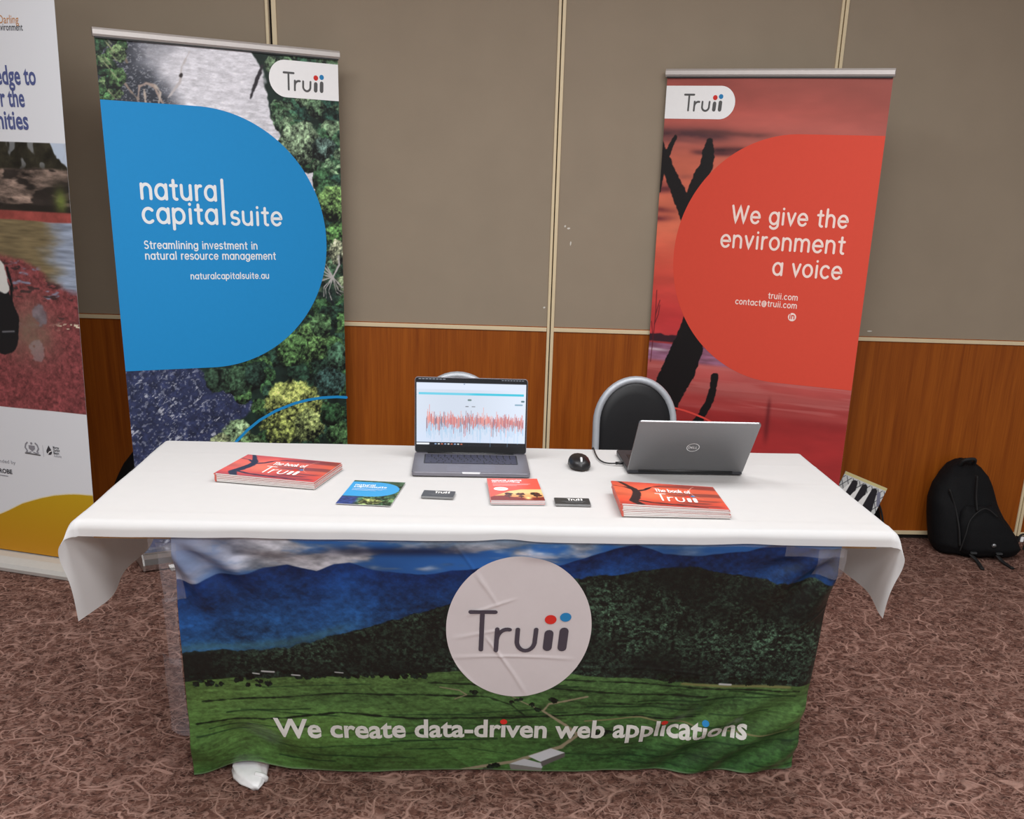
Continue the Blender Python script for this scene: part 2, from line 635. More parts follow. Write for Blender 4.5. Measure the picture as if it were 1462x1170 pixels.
# ------------------------------------------------------------------ setting
def carpet_material():
    m = bpy.data.materials.new('brown_scribble_carpet')
    m.use_nodes = True
    nt = m.node_tree
    N, Lk = nt.nodes, nt.links
    b = N['Principled BSDF']
    b.inputs['Roughness'].default_value = 0.95
    b.inputs['Specular IOR Level'].default_value = 0.1
    tc = N.new('ShaderNodeTexCoord')

    def math_(op, a, b_=None, clamp=False):
        n = N.new('ShaderNodeMath')
        n.operation = op
        n.use_clamp = clamp
        for i, v in enumerate((a, b_)):
            if v is None:
                continue
            if isinstance(v, (int, float)):
                n.inputs[i].default_value = v
            else:
                Lk.new(v, n.inputs[i])
        return n.outputs[0]

    def noise(scale, detail=3, rough=0.55, vec=None):
        n = N.new('ShaderNodeTexNoise')
        n.inputs['Scale'].default_value = scale
        n.inputs['Detail'].default_value = detail
        n.inputs['Roughness'].default_value = rough
        Lk.new(vec or tc.outputs['Object'], n.inputs['Vector'])
        return n

    def lines(scale, width, rot, warp, mscale, m0, m1):
        wn = noise(scale * 0.9, 2)
        sub = N.new('ShaderNodeVectorMath')
        sub.operation = 'MULTIPLY_ADD'
        Lk.new(wn.outputs['Color'], sub.inputs[0])
        sub.inputs[1].default_value = (warp, warp, 0)
        mp = N.new('ShaderNodeMapping')
        mp.inputs['Rotation'].default_value = (0, 0, rot)
        mp.inputs['Scale'].default_value = (1, 0.75, 1)
        Lk.new(tc.outputs['Object'], mp.inputs['Vector'])
        Lk.new(mp.outputs[0], sub.inputs[2])
        v = N.new('ShaderNodeTexVoronoi')
        v.feature = 'DISTANCE_TO_EDGE'
        v.voronoi_dimensions = '2D'
        v.inputs['Scale'].default_value = scale
        Lk.new(sub.outputs[0], v.inputs['Vector'])
        mr = N.new('ShaderNodeMapRange')
        mr.interpolation_type = 'SMOOTHSTEP'
        mr.inputs['From Min'].default_value = 0.0
        mr.inputs['From Max'].default_value = width
        mr.inputs['To Min'].default_value = 1
        mr.inputs['To Max'].default_value = 0
        Lk.new(v.outputs['Distance'], mr.inputs['Value'])
        mk = noise(mscale, 2)
        mm = N.new('ShaderNodeMapRange')
        mm.interpolation_type = 'SMOOTHSTEP'
        mm.inputs['From Min'].default_value = m0
        mm.inputs['From Max'].default_value = m1
        Lk.new(mk.outputs['Fac'], mm.inputs['Value'])
        return math_('MULTIPLY', mr.outputs[0], mm.outputs[0])

    def scribble(scale, width, dist, seed, mscale, m0, m1):
        mp = N.new('ShaderNodeMapping')
        mp.inputs['Location'].default_value = (seed * 3.7, seed * 1.9, 0)
        mp.inputs['Rotation'].default_value = (0, 0, seed)
        Lk.new(tc.outputs['Object'], mp.inputs['Vector'])
        n = noise(scale, 1.5, 0.5, mp.outputs[0])
        n.inputs['Distortion'].default_value = dist
        d = math_('ABSOLUTE', math_('SUBTRACT', n.outputs['Fac'], 0.5))
        mr = N.new('ShaderNodeMapRange')
        mr.interpolation_type = 'SMOOTHSTEP'
        mr.inputs['From Min'].default_value = width * 0.25
        mr.inputs['From Max'].default_value = width
        mr.inputs['To Min'].default_value = 1
        mr.inputs['To Max'].default_value = 0
        Lk.new(d, mr.inputs['Value'])
        mk = noise(mscale, 2, 0.5, mp.outputs[0])
        mm = N.new('ShaderNodeMapRange')
        mm.interpolation_type = 'SMOOTHSTEP'
        mm.inputs['From Min'].default_value = m0
        mm.inputs['From Max'].default_value = m1
        Lk.new(mk.outputs['Fac'], mm.inputs['Value'])
        return math_('MULTIPLY', mr.outputs[0], mm.outputs[0])

    l1 = lines(7, 0.036, 0.4, 0.10, 9, 0.38, 0.60)
    l2 = lines(17, 0.06, 1.3, 0.06, 14, 0.42, 0.62)
    s1 = scribble(9, 0.022, 0.6, 1, 8, 0.40, 0.60)
    s2 = scribble(13, 0.028, 0.9, 2, 12, 0.42, 0.62)
    s3 = scribble(26, 0.05, 0.7, 3, 18, 0.36, 0.60)
    s4 = scribble(46, 0.08, 0.4, 4, 30, 0.38, 0.62)
    s = math_('ADD', math_('MULTIPLY', l1, 0.82), math_('MULTIPLY', l2, 0.45))
    s = math_('MAXIMUM', s, math_('MULTIPLY', s1, 0.78))
    s = math_('MAXIMUM', s, math_('MULTIPLY', s2, 0.66))
    s = math_('MAXIMUM', s, math_('MULTIPLY', s3, 0.5))
    s = math_('MAXIMUM', s, math_('MULTIPLY', s4, 0.42))
    d1 = scribble(24, 0.05, 0.8, 5, 16, 0.40, 0.62)
    d2 = scribble(60, 0.10, 0.4, 6, 36, 0.40, 0.62)
    dk = math_('MAXIMUM', math_('MULTIPLY', d1, 0.55), math_('MULTIPLY', d2, 0.6))
    fine = noise(260, 3, 0.75)
    mid = noise(55, 4, 0.65)
    big = noise(9, 2)
    k = math_('ADD', math_('MULTIPLY', fine.outputs['Fac'], 0.75), math_('MULTIPLY', mid.outputs['Fac'], 0.85))
    k = math_('ADD', k, math_('MULTIPLY', big.outputs['Fac'], 0.35))
    k = math_('SUBTRACT', k, 0.44)
    k = math_('SUBTRACT', k, math_('MULTIPLY', dk, 0.62), True)
    base = N.new('ShaderNodeMix')
    base.data_type = 'RGBA'
    base.inputs['A'].default_value = rgb(36, 20, 17)
    base.inputs['B'].default_value = rgb(130, 92, 80)
    Lk.new(k, base.inputs['Factor'])
    top = N.new('ShaderNodeMix')
    top.data_type = 'RGBA'
    Lk.new(math_('MULTIPLY', s, math_('ADD', math_('MULTIPLY', fine.outputs['Fac'], 0.9), 0.42)), top.inputs['Factor'])
    Lk.new(base.outputs['Result'], top.inputs['A'])
    top.inputs['B'].default_value = rgb(184, 147, 133)
    Lk.new(top.outputs['Result'], b.inputs['Base Color'])
    bp = N.new('ShaderNodeBump')
    bp.inputs['Strength'].default_value = 0.5
    bp.inputs['Distance'].default_value = 0.004
    Lk.new(fine.outputs['Fac'], bp.inputs['Height'])
    Lk.new(bp.outputs['Normal'], b.inputs['Normal'])
    return m


def veneer_material():
    m = bpy.data.materials.new('orange_brown_veneer')
    m.use_nodes = True
    nt = m.node_tree
    N, Lk = nt.nodes, nt.links
    b = N['Principled BSDF']
    b.inputs['Roughness'].default_value = 0.42
    b.inputs['Specular IOR Level'].default_value = 0.22
    tc = N.new('ShaderNodeTexCoord')
    mp = N.new('ShaderNodeMapping')
    mp.inputs['Scale'].default_value = (26, 1, 1.1)
    Lk.new(tc.outputs['Object'], mp.inputs['Vector'])
    n1 = N.new('ShaderNodeTexNoise')
    n1.inputs['Scale'].default_value = 1.0
    n1.inputs['Detail'].default_value = 5
    n1.inputs['Roughness'].default_value = 0.6
    n1.inputs['Distortion'].default_value = 0.5
    Lk.new(mp.outputs[0], n1.inputs['Vector'])
    mp2 = N.new('ShaderNodeMapping')
    mp2.inputs['Scale'].default_value = (260, 1, 5)
    Lk.new(tc.outputs['Object'], mp2.inputs['Vector'])
    n2 = N.new('ShaderNodeTexNoise')
    n2.inputs['Scale'].default_value = 1.0
    n2.inputs['Detail'].default_value = 2
    Lk.new(mp2.outputs[0], n2.inputs['Vector'])
    mx = N.new('ShaderNodeMix')
    mx.inputs['Factor'].default_value = 0.35
    Lk.new(n1.outputs['Fac'], mx.inputs['A'])
    Lk.new(n2.outputs['Fac'], mx.inputs['B'])
    r = N.new('ShaderNodeValToRGB')
    e = r.color_ramp.elements
    e[0].position, e[0].color = 0.3, rgb(122, 56, 10)
    e[1].position, e[1].color = 0.7, rgb(166, 90, 24)
    Lk.new(mx.outputs['Result'], r.inputs['Fac'])
    Lk.new(r.outputs['Color'], b.inputs['Base Color'])
    return m


m_fabric = mat('taupe_wall_fabric', rgb(152, 138, 120), 0.85, spec=0.2, grain=0.03, gscale=5, bump=0.15, bscale=500)
m_veneer = veneer_material()
XL, XR, ZC = -4.3, 4.6, 3.0

o = MB().box(XL, XR, -9.0, 0.08, -0.1, 0).build('floor', carpet_material())
tag(o, kind='structure')
wall = MB().box(XL, XR, 0.012, 0.1, 0.0, ZC).build('wall_back', m_dark_gap)
tag(wall, kind='structure')
o = MB().box(XL - 0.1, XL, -9.0, 0.1, 0.0, ZC).build('wall_left_light_block', mat('pale_plaster', rgb(206, 200, 190), 0.9, grain=0.01))  # unseen side wall, added to block ambient light coming from the left
tag(o, kind='structure')
o = MB().box(XL, XR, -9.0, 0.1, ZC, ZC + 0.1).build('ceiling', mat('white_ceiling', rgb(225, 222, 215), 0.9, grain=0.01))
tag(o, kind='structure')
seams = [-3.046, -1.922, -0.7979, 0.3263, 1.4504, 2.5746, 3.6987]
edges = [XL] + seams + [XR]
for i in range(len(edges) - 1):
    a, b = edges[i] + 0.004, edges[i + 1] - 0.004
    MB().box(a, b, 0.0, 0.03, 0.93, ZC).build('upper_fabric_panel', m_fabric, wall)
    MB().box(a, b, 0.0, 0.03, 0.03, 0.93).build('veneer_panel', m_veneer, wall)
tn = 0
for i, s in enumerate(seams):
    gap = 0.0075 if i == 2 else 0.0022
    tn += 1
    t = MB()
    t.box(s - gap - (0.0115 if i != 2 else 0.0115), s - gap, -0.007, 0.02, 0.022, ZC)
    t.box(s + gap * (1 if i != 2 else 0.6), s + gap * (1 if i != 2 else 0.6) + (0.0135 if i != 2 else 0.018), -0.007, 0.02, 0.022, ZC)
    o = t.build('trim_%d' % tn, m_cream_trim, bevel=0.0015)
    tag(o, kind='structure')
for i in range(len(edges) - 1):
    a, b = edges[i] + 0.015, edges[i + 1] - 0.015
    tn += 1
    o = MB().box(a, b, -0.006, 0.015, 0.910, 0.9265).build('trim_%d' % tn, m_cream_trim, bevel=0.0015)
    tag(o, kind='structure')
t = MB()
for i in range(len(edges) - 1):
    t.box(edges[i] + 0.015, edges[i + 1] - 0.015, -0.006, 0.015, 0.022, 0.040)
o = t.build('baseboard_back', m_cream_trim, bevel=0.0015)
tag(o, kind='structure')
# scuff marks where paint has chipped from the wall fabric
m_scuff = mat('pale_scuff', rgb(215, 210, 200), 0.8)
for (x, z, w, h) in ((0.388, 1.335, .007, .004), (0.373, 1.343, .004, .005), (0.399, 1.275, .003, .010), (0.298, 1.010, .005, .004), (1.73, 0.952, .012, .003)):
    sc = MB()
    sc.prism([(x - w, z - h * .2), (x - w * .3, z - h), (x + w * .7, z - h * .4), (x + w, z + h * .5), (x + w * .1, z + h), (x - w * .7, z + h * .6)], 0.001, -0.0008, lambda a, b, c: (a, c, b))
    sc.build('scuff_mark', m_scuff, wall)


# ------------------------------------------------------------------ trestle table, cloth
TX0, TX1, TY0, TY1, TT = -0.885, 0.967, -2.335, -1.575, 0.766
table = thing('trestle_table', 'long folding trestle table hidden beneath the white tablecloth', 'table', (0.041, -1.955, 0))
tb = MB().box(TX0 - 0.041, TX1 - 0.041, TY0 + 1.955, TY1 + 1.955, TT - 0.022, TT)
tb.build('tabletop', m_timber, table, bevel=0.003)
ap = MB()
ap.box(-0.91, 0.91, -0.352, -0.328, TT - 0.052, TT - 0.022)
ap.box(-0.91, 0.91, 0.328, 0.352, TT - 0.052, TT - 0.022)
ap.box(-0.91, -0.86, -0.328, 0.328, TT - 0.052, TT - 0.022)
ap.box(0.86, 0.91, -0.328, 0.328, TT - 0.052, TT - 0.022)
ap.build('apron', m_timber, table, bevel=0.002)
for x in (-0.72, 0.70):
    for y in (-0.125, 0.24):
        lg = MB().tube([(x, y, TT - 0.03), (x, y, 0.03)], 0.0145, 12).build('leg', m_steel, table, smooth=True)
        MB().tube([(x, y, 0.035), (x, y, 0.0)], 0.019, 12).build('rubber_foot', m_rubber, lg, smooth=True)
    MB().tube([(x, -0.125, 0.2), (x, 0.24, 0.2)], 0.011, 10).build('leg_brace', m_steel, table, smooth=True)

# tablecloth: one sheet over the top, short front hem, hanging end flaps
m_linen = mat('white_linen', rgb(222, 222, 222), 0.85, spec=0.15, grain=0.01, gscale=30, bump=0.12, bscale=900)


_nt = m_linen.node_tree
_tr = _nt.nodes.new('ShaderNodeBsdfTranslucent')
_tr.inputs['Color'].default_value = rgb(226, 224, 220)
_mx = _nt.nodes.new('ShaderNodeMixShader')
_mx.inputs['Fac'].default_value = 0.32
_out = [n for n in _nt.nodes if n.type == 'OUTPUT_MATERIAL'][0]
_nt.links.new(_nt.nodes['Principled BSDF'].outputs[0], _mx.inputs[1])
_nt.links.new(_tr.outputs[0], _mx.inputs[2])
_nt.links.new(_mx.outputs[0], _out.inputs['Surface'])


def cloth_points():
    endo, fro, bko = 0.240, 0.044, 0.05
    r = 0.019
    U = np.concatenate([np.linspace(TX0 - endo, TX0 - 0.03, 60), np.linspace(TX0 - 0.029, TX0 + 0.03, 24), np.linspace(TX0 + 0.05, TX1 - 0.05, 150), np.linspace(TX1 - 0.03, TX1 + 0.029, 24), np.linspace(TX1 + 0.03, TX1 + endo - 0.024, 60)])
    V = np.concatenate([np.linspace(TY0 - fro, TY0 + 0.02, 40), np.linspace(TY0 + 0.03, TY1 - 0.03, 70), np.linspace(TY1 - 0.02, TY1 + bko, 30)])
    uu, vv = np.meshgrid(U, V)
    zt = TT + 0.003
    # soft waves and creases on the top
    top = zt + 0.0016 * (fbm(uu * 5, vv * 6, 4, 3) - 0.5) + 0.002 * np.exp(-((vv + 2.30) / 0.02) ** 2) * (fbm(uu * 8, vv * 2, 9, 2))
    for cy, am in ((-1.93, .0009), (-2.285, .0010), (-1.72, .0007)):
        top = top + am * np.exp(-((vv - cy - 0.006 * np.sin(uu * 5)) / 0.006) ** 2)

    def roll(a):
        """arc length a past an edge -> (outward, down)"""
        q = r * PI / 2
        th = np.clip(a / r, 0, PI / 2)
        out = np.where(a <= 0, a, r * np.sin(th))
        dn = np.where(a <= 0, 0, r * (1 - np.cos(th)))
        dn = dn + np.where(a > q, a - q, 0)
        return out, dn
    au = np.where(uu < TX0, TX0 - uu, np.where(uu > TX1, uu - TX1, -1e-9))
    sgn = np.where(uu < 0, -1.0, 1.0)
    av = np.where(vv < TY0, TY0 - vv, -1e-9)
    ab = np.where(vv > TY1, vv - TY1, -1e-9)
    eo, ed = roll(au)
    eo, ed = np.where(au > 0, eo, 0), np.where(au > 0, ed, 0)
    fo, fd = roll(av)
    fo, fd = np.where(av > 0, fo, 0), np.where(av > 0, fd, 0)
    bo, bd = roll(ab)
    bo, bd = np.where(ab > 0, bo, 0), np.where(ab > 0, bd, 0)
    px = np.clip(uu, TX0, TX1)
    py = np.clip(vv, TY0, TY1)
    # flare of the flap: grows downwards, more near the free front corner
    fl = ed * (0.025 + 0.02 * sgn + 0.03 * np.sin(vv * 9 + sgn)) + 0.010 * (1 - np.exp(-ed / 0.05)) * np.sin(vv * 17 + 1.3 * sgn)
    fl = fl - 0.085 * ed
    corner = np.exp(-np.clip(vv - TY0 + 0.04, 0, 9) / 0.06)
    fl = fl + corner * 0.010 * np.exp(-((ed - 0.075) / 0.06) ** 2) * (au > 0)
    X = px + sgn * (eo + fl)
    # at the corner the front hem turns forward instead of down
    k = sst(0.0, 0.07, au)
    Y = py - fo * (1 - k) - np.where(av > 0, av, 0) * k * 1.0 + bo
    Z = top - ed - fd * (1 - k) - bd
    # the flap's front edge curls forward and out just under the table corner
    curl = corner * np.exp(-((ed - 0.055) / 0.05) ** 2) * (au > 0)
    Y = Y - 0.020 * curl
    # scalloped front hem between tape points
    wav = (av > 0) * (1 - k) * np.clip(av / fro, 0, 1)
    Z = Z + wav * (0.006 * (fbm(uu * 4 + 3, vv * 0 + 2, 7, 3) - 0.5) + 0.006 * np.exp(-((uu - 0.065) / 0.05) ** 2) + 0.004 * np.exp(-((uu - 0.61) / 0.06) ** 2))
    Y = Y - wav * 0.006 * fbm(uu * 6, vv * 0 + 5, 12, 2)
    return np.stack([X, Y, Z], -1)


cl = grid_object('tablecloth', cloth_points(), m_linen)
tag(cl, 'plain white tablecloth draped over the long table with pointed hanging corners', 'tablecloth')

# ------------------------------------------------------------------ printed landscape cloth on the table front
HS = 0.770                               # length down the cloth
CT, CB = Vector((0, -2.3445, 0.752)), Vector((0, -2.138, 0.022))
DN = (CB - CT).normalized()
NR = Vector((0, -DN.z, DN.y)) * -1
if NR.y > 0:
    NR = -NR


def wrinkle(x, s):
    """displacement of the hanging cloth towards the viewer"""
    x = np.asarray(x, dtype=float)
    s = np.asarray(s, dtype=float)
    e = s / HS
    w = 0.010 * (fbm(x * 4.5 + 3, s * 1.5, 31, 2) - 0.5) * (0.3 + e)
    w = w + 0.003 * (fbm(x * 14, s * 6, 35, 2) - 0.5)
    w = w * (0.2 + 0.8 * sst(0.0, 0.1, s))
    # folds fanning out of the taped upper corners
    for cx, sg, am in ((-0.69, 1, 0.014), (0.855, -1, 0.012)):
        dx, ds = (x - cx) * sg + 0.06, s + 0.05
        rr = np.hypot(dx, ds)
        an = np.arctan2(ds, dx)
        w = w + am * np.sin(an * 15 + cx * 3) * np.exp(-((rr - 0.16) / 0.16) ** 2) * np.clip(rr / 0.1, 0, 1) * sst(0.02, 0.10, s)
    # slanting folds in the lower right, and sag at lower left
    t = (x * 0.62 + s * 0.78)
    w = w + 0.0095 * np.sin(t * 2 * PI / 0.105 + 0.6) * sst(0.30, 0.62, x) * sst(0.42, 0.62, s)
    t2 = (x * -0.5 + s * 0.86)
    w = w + 0.008 * np.sin(t2 * 2 * PI / 0.15) * sst(-0.25, -0.55, x) * sst(0.5, 0.7, s)
    # horizontal puckers below the table edge
    w = w + 0.005 * np.exp(-((s - 0.048 - 0.008 * np.sin(x * 9)) / 0.018) ** 2) * sst(0.3, 0.6, fbm(x * 5, s * 0 + 3, 44, 2))
    # ironing creases
    for (ax, as_, bx, bs, am) in ((-0.06, 0.02, 0.02, 0.17, .0016), (-0.10, 0.33, 0.06, 0.56, .0012), (0.02, 0.30, 0.13, 0.50, .0024), (-0.36, 0.37, 0.0, 0.77, .0012), (0.0, 0.12, 0.05, 0.22, .0016),
                                (0.24, 0.40, 0.62, 0.42, .0014), (0.62, 0.42, 0.87, 0.20, .0018), (-0.06, 0.31, 0.10, 0.28, .0014), (-0.07, 0.37, 0.25, 0.37, .0016), (-0.03, 0.24, 0.10, 0.19, .0016)):
        L = math.hypot(bx - ax, bs - as_)
        tx, ts = (bx - ax) / L, (bs - as_) / L
        al = (x - ax) * tx + (s - as_) * ts
        d = -(x - ax) * ts + (s - as_) * tx + 0.006 * np.sin(al * 11)
        w = w + am * np.exp(-(d / 0.0045) ** 2) * sst(-0.01, 0.03, al) * (1 - sst(L - 0.04, L + 0.01, al))
    # right edge turns back round the table leg
    w = w - (0.05 * sst(0.80, 0.90, x - 0.03 * s) ** 2 + 0.035 * sst(-0.68, -0.76, x + 0.06 * s) ** 2) * sst(0.08, 0.25, s)
    # hem curls
    w = w + 0.012 * sst(0.9, 1.0, e) * (fbm(x * 5, s * 0, 51, 2) - 0.35)
    return w


def cloth_pt(x, s, off=0.0):
    w = wrinkle(x, s) + off
    lift = 0.040 * math.exp(-((x + 0.585) / 0.085) ** 2) * float(sst(0.6, 1.0, np.asarray(s / HS))) - 0.012 * math.exp(-((x + 0.72) / 0.06) ** 2) * float(sst(0.7, 1.0, np.asarray(s / HS)))
    p = CT + DN * s + NR * float(w)
    return (x, p.y, p.z + lift)


def paint_landscape():
    A = Art(-0.74, 0.90, 0.0, HS, 0.00165)
    X, S = A.X, A.Z
    n1 = fbm(X * 3.2, S * 9 + 3, 1, 5)
    # sky with cloud
    sky = K(38, 92, 160) * (0.75 + 0.5 * fbm(X * 4, S * 8, 2, 3))[..., None]
    A.fill(np.ones_like(X), sky)
    cl_ = sst(0.42, 0.60, fbm(X * 4.6 + 1.7, S * 15, 5, 5) + 0.05 * np.sin(X * 3)) * (1 - 0.6 * sst(0.2, 0.5, X))
    sh = fbm(X * 13, S * 34, 8, 5)[..., None]
    A.fill(cl_ * 0.9, K(226, 222, 224) * np.clip(0.10 + 1.35 * sh - 0.15 * (1 - cl_[..., None]), 0.2, 1.05))
    A.fill(0.75 * np.exp(-((S - 0.008) / 0.018) ** 2) * sst(-0.5, -0.2, X), K(54, 140, 208))
    A.fill(0.7 * sst(0.03, 0.05, S) * (1 - sst(0.05, 0.075, S)) * sst(-0.45, -0.3, X) * (1 - sst(-0.1, 0.05, X)), K(24, 34, 62))
    # pale left strip of mist
    A.fill(0.9 * (1 - sst(-0.70, -0.50, X)) * (1 - sst(0.1, 0.2, S)), K(134, 146, 176) * (0.7 + 0.4 * sh))
    # far blue range
    ridge = [(-0.74, .150), (-.686, .143), (-.532, .107), (-.47, .098), (-.40, .112), (-.357, .092), (-.32, .088), (-.262, .108), (-.20, .113), (-.134, .121), (-.069, .106), (.02, .10), (.14, .10), (.207, .085), (.27, .056), (.31, .046), (.36, .030), (.382, .026), (.41, .034), (.451, .051), (.55, .055), (.6, .048), (.66, .04), (.728, .022), (.84, .030), (.9, .03)]
    zz = np.interp(X, [p[0] for p in ridge], [p[1] for p in ridge]) + 0.004 * (fbm(X * 30, S * 0, 6, 2) - 0.5)
    mt = sst(-0.002, 0.002, S - zz)
    t = fbm(X * 70, S * 90, 15, 4, 0.7)
    big = fbm(X * 6 + S * 9, S * 12 - X * 4, 17, 4)
    dep = np.clip((S - zz) / 0.28, 0, 1)
    mcol = (K(8, 28, 66)[None, None] * (1 - dep[..., None]) + K(40, 88, 130) * dep[..., None]) * (0.40 + 0.85 * t + 0.75 * (big - 0.5))[..., None] * 1.15
    mcol = mcol + K(14, 48, 88) * (0.55 * (big))[..., None]
    A.fill(mt, mcol)
    # dark forest hill
    fz = [(-0.74, .36), (-.708, .354), (-.60, .352), (-.474, .341), (-.42, .325), (-.355, .300), (-.25, .266), (-.135, .227), (-.069, .204), (.1, .165), (.251, .122), (.33, .112), (.43, .096), (.522, .083), (.60, .10), (.694, .118), (.75, .128), (.85, .122), (.9, .13)]
    zz2 = np.interp(X, [p[0] for p in fz], [p[1] for p in fz]) + 0.012 * (fbm(X * 55, S * 55, 21, 3) - 0.5)
    ft = sst(-0.002, 0.003, S - zz2)
    t2 = fbm(X * 120, S * 130, 25, 4, 0.8)
    b2 = fbm(X * 7, S * 9, 27, 3)
    lit = np.clip((t2 - 0.40) * 3.6, 0, 1.8) * np.clip((b2 - 0.18) * 2.6, 0.2, 1.3)
    fc = K(15, 22, 21) + K(66, 92, 70) * lit[..., None] * (0.5 + 0.85 * np.exp(-((X - 0.55) / 0.26) ** 2 - ((S - 0.25) / 0.1) ** 2))[..., None]
    A.fill(ft, fc)
    # lighter grassy edge at left where blue meets forest
    A.fill(0.5 * np.exp(-((S - zz2 + 0.012) / 0.014) ** 2) * (1 - sst(-0.42, -0.25, X)), K(70, 110, 110))
    # fields
    gz = [(-0.74, .452), (-.6, .440), (-.396, .436), (-.25, .430), (-.138, .424), (0, .412), (.2, .414), (.302, .430), (.45, .440), (.575, .452), (.7, .458), (.9, .46)]
    zz3 = np.interp(X, [p[0] for p in gz], [p[1] for p in gz]) + 0.007 * (fbm(X * 40, S * 20, 33, 3) - 0.5)
    g = sst(-0.002, 0.003, S - zz3)
    t3 = fbm(X * 30, S * 160, 36, 4, 0.7)
    b3 = fbm(X * 3, S * 14, 38, 4)
    gd = np.clip((S - 0.43) / 0.35, 0, 1)
    bl = fbm(X * 1.6 + 4, S * 5, 39, 3)[..., None]
    tx = fbm(X * 90, S * 130, 40, 3, 0.8)
    gc = (K(88, 124, 68) * (1 - gd)[..., None] + K(58, 98, 50) * gd[..., None]) * (0.16 + 0.55 * t3 + 0.60 * (b3 - 0.2) + 0.55 * tx)[..., None] + K(40, 34, 10) * (bl - 0.4)
    A.fill(g, gc)
    # hedge lines and furrows
    rng = random.Random(5)
    dk = K(20, 34, 22)
    for pts, w in (([(-.72, .60), (-.55, .59), (-.35, .555), (-.15, .58), (.1, .575), (.3, .56), (.45, .572), (.6, .575)], .006), ([(-.7, .52), (-.5, .505), (-.35, .49), (-.15, .497), (.0, .50)], .005),
                   ([(-.12, .455), (.0, .46), (.2, .47), (.4, .492), (.62, .497)], .005), ([(.2, .44), (.4, .452), (.6, .47), (.87, .48)], .004), ([(.25, .515), (.45, .53), (.6, .522)], .003),
                   ([(-.1, .50), (.03, .50), (.1, .53), (.14, .57)], .003)):
        A.seg(pts, w, dk, soft=0.003, rag=0.004, seed=61)
    for i in range(34):
        x0, s0 = rng.uniform(-.74, .8), rng.uniform(.47, .78)
        A.seg([(x0, s0), (x0 + rng.uniform(.08, .3), s0 + rng.uniform(-.02, .02))], rng.uniform(.002, .004), K(24, 50, 28), soft=0.003, rag=0.002, seed=70 + i)
    # roads
    rd = K(142, 132, 108)
    A.seg([(.30, .50), (.20, .525), (.185, .55), (.25, .60), (.285, .635), (.24, .68), (.12, .735), (-.02, .77)], [.004, .005, .006, .008, .01, .012, .012, .01], rd, soft=0.002, rag=0.002)
    A.seg([(.185, .55), (.13, .52), (.10, .50)], .003, rd, soft=0.002)
    A.seg([(.3, .585), (.45, .575), (.56, .592), (.68, .628), (.78, .63), (.86, .62)], .004, K(130, 122, 88), soft=0.002)
    A.seg([(-.09, .47), (-.04, .48), (-.02, .495), (-.05, .51)], .003, rd, soft=0.002)
    A.seg([(.55, .455), (.66, .462), (.84, .463)], .008, K(120, 120, 76), soft=0.005)
    # trees and shrubs along hedges
    for (x, s, r) in ((.205, .512, .016), (.175, .545, .014), (.155, .528, .01), (.0, .487, .012), (.10, .52, .008), (.06, .755, .018), (.05, .77, .016), (.36, .625, .02), (.33, .633, .014), (.12, .512, .012), (.50, .435, .02), (.53, .44, .02), (.56, .44, .018), (.585, .44, .015), (.69, .443, .018), (.73, .446, .022), (.76, .444, .016), (.79, .448, .02), (.82, .446, .014)):
        for q in range(7):
            A.crown(x + r * .8 * (rng.random() - .5) * 1.8, s + r * .6 * (rng.random() - .5), r * rng.uniform(.25, .6), K(18, 30, 20), int(x * 1000 + 7 * q) % 97 + 3, fine=180, rag=.8)
    for i in range(60):
        x = rng.uniform(-.72, -.12)
        A.crown(x, .425 + .012 * rng.random() + (.035 * rng.random() if x < -.5 else 0), rng.uniform(.004, .011), K(16, 28, 22), i + 200, fine=190, rag=.8)
    # farm buildings
    for (x, s, w, h) in ((-.53, .418, .03, .005), (-.56, .425, .015, .004), (-.46, .43, .02, .004), (-.35, .42, .02, .003), (.665, .455, .03, .006)):
        A.seg([(x - w / 2, s), (x + w / 2, s + .002)], h, K(176, 178, 178), soft=0.0015)
    roof = K(196, 198, 202)
    for q, c in (([(.155, .715), (.215, .685), (.255, .70), (.19, .735)], roof), ([(.105, .745), (.145, .725), (.20, .742), (.195, .758)], roof * .94), ([(.19, .735), (.255, .70), (.255, .715), (.195, .752)], K(90, 86, 84)), ([(.105, .745), (.195, .758), (.195, .77), (.11, .765)], K(120, 116, 112))):
        P = np.array(q)
        m_ = np.ones_like(X)
        sgn = 0
        area2 = np.sum(P[:, 0] * np.roll(P[:, 1], -1) - np.roll(P[:, 0], -1) * P[:, 1])
        for a, b in zip(P, np.roll(P, -1, 0)):
            d = ((b[0] - a[0]) * (S - a[1]) - (b[1] - a[1]) * (X - a[0])) * np.sign(area2) / np.hypot(*(b - a))
            m_ = m_ * sst(-0.0012, 0.0012, d)
        A.fill(m_, c)
    # pale hem stitched along the bottom
    A.fill(sst(HS - 0.006, HS - 0.004, S) * 0.6, K(120, 140, 110))
    return A


A = paint_landscape()
# left and right edges of the cloth slant slightly
Xl, Xr = -0.687 - 0.065 * A.Z, 0.853 + 0.032 * A.Z
fx = (A.X - A.X[0, 0]) / (A.X[0, -1] - A.X[0, 0])
XX = Xl + (Xr - Xl) * fx
W = wrinkle(XX, A.Z)
E_ = A.Z / HS
lift = 0.040 * np.exp(-((XX + 0.585) / 0.085) ** 2) * sst(0.6, 1.0, E_) - 0.012 * np.exp(-((XX + 0.72) / 0.06) ** 2) * sst(0.7, 1.0, E_)
P = np.stack([XX, CT.y + DN.y * A.Z + NR.y * W, CT.z + DN.z * A.Z + NR.z * W + lift], -1)
front = thing('fabric_banner', 'landscape printed cloth with green fields taped along the front of the white table', 'banner', (0.08, -2.24, 0.0))
INV = Vector((-0.08, 2.24, 0.0))
P = P + np.array(INV)[None, None]
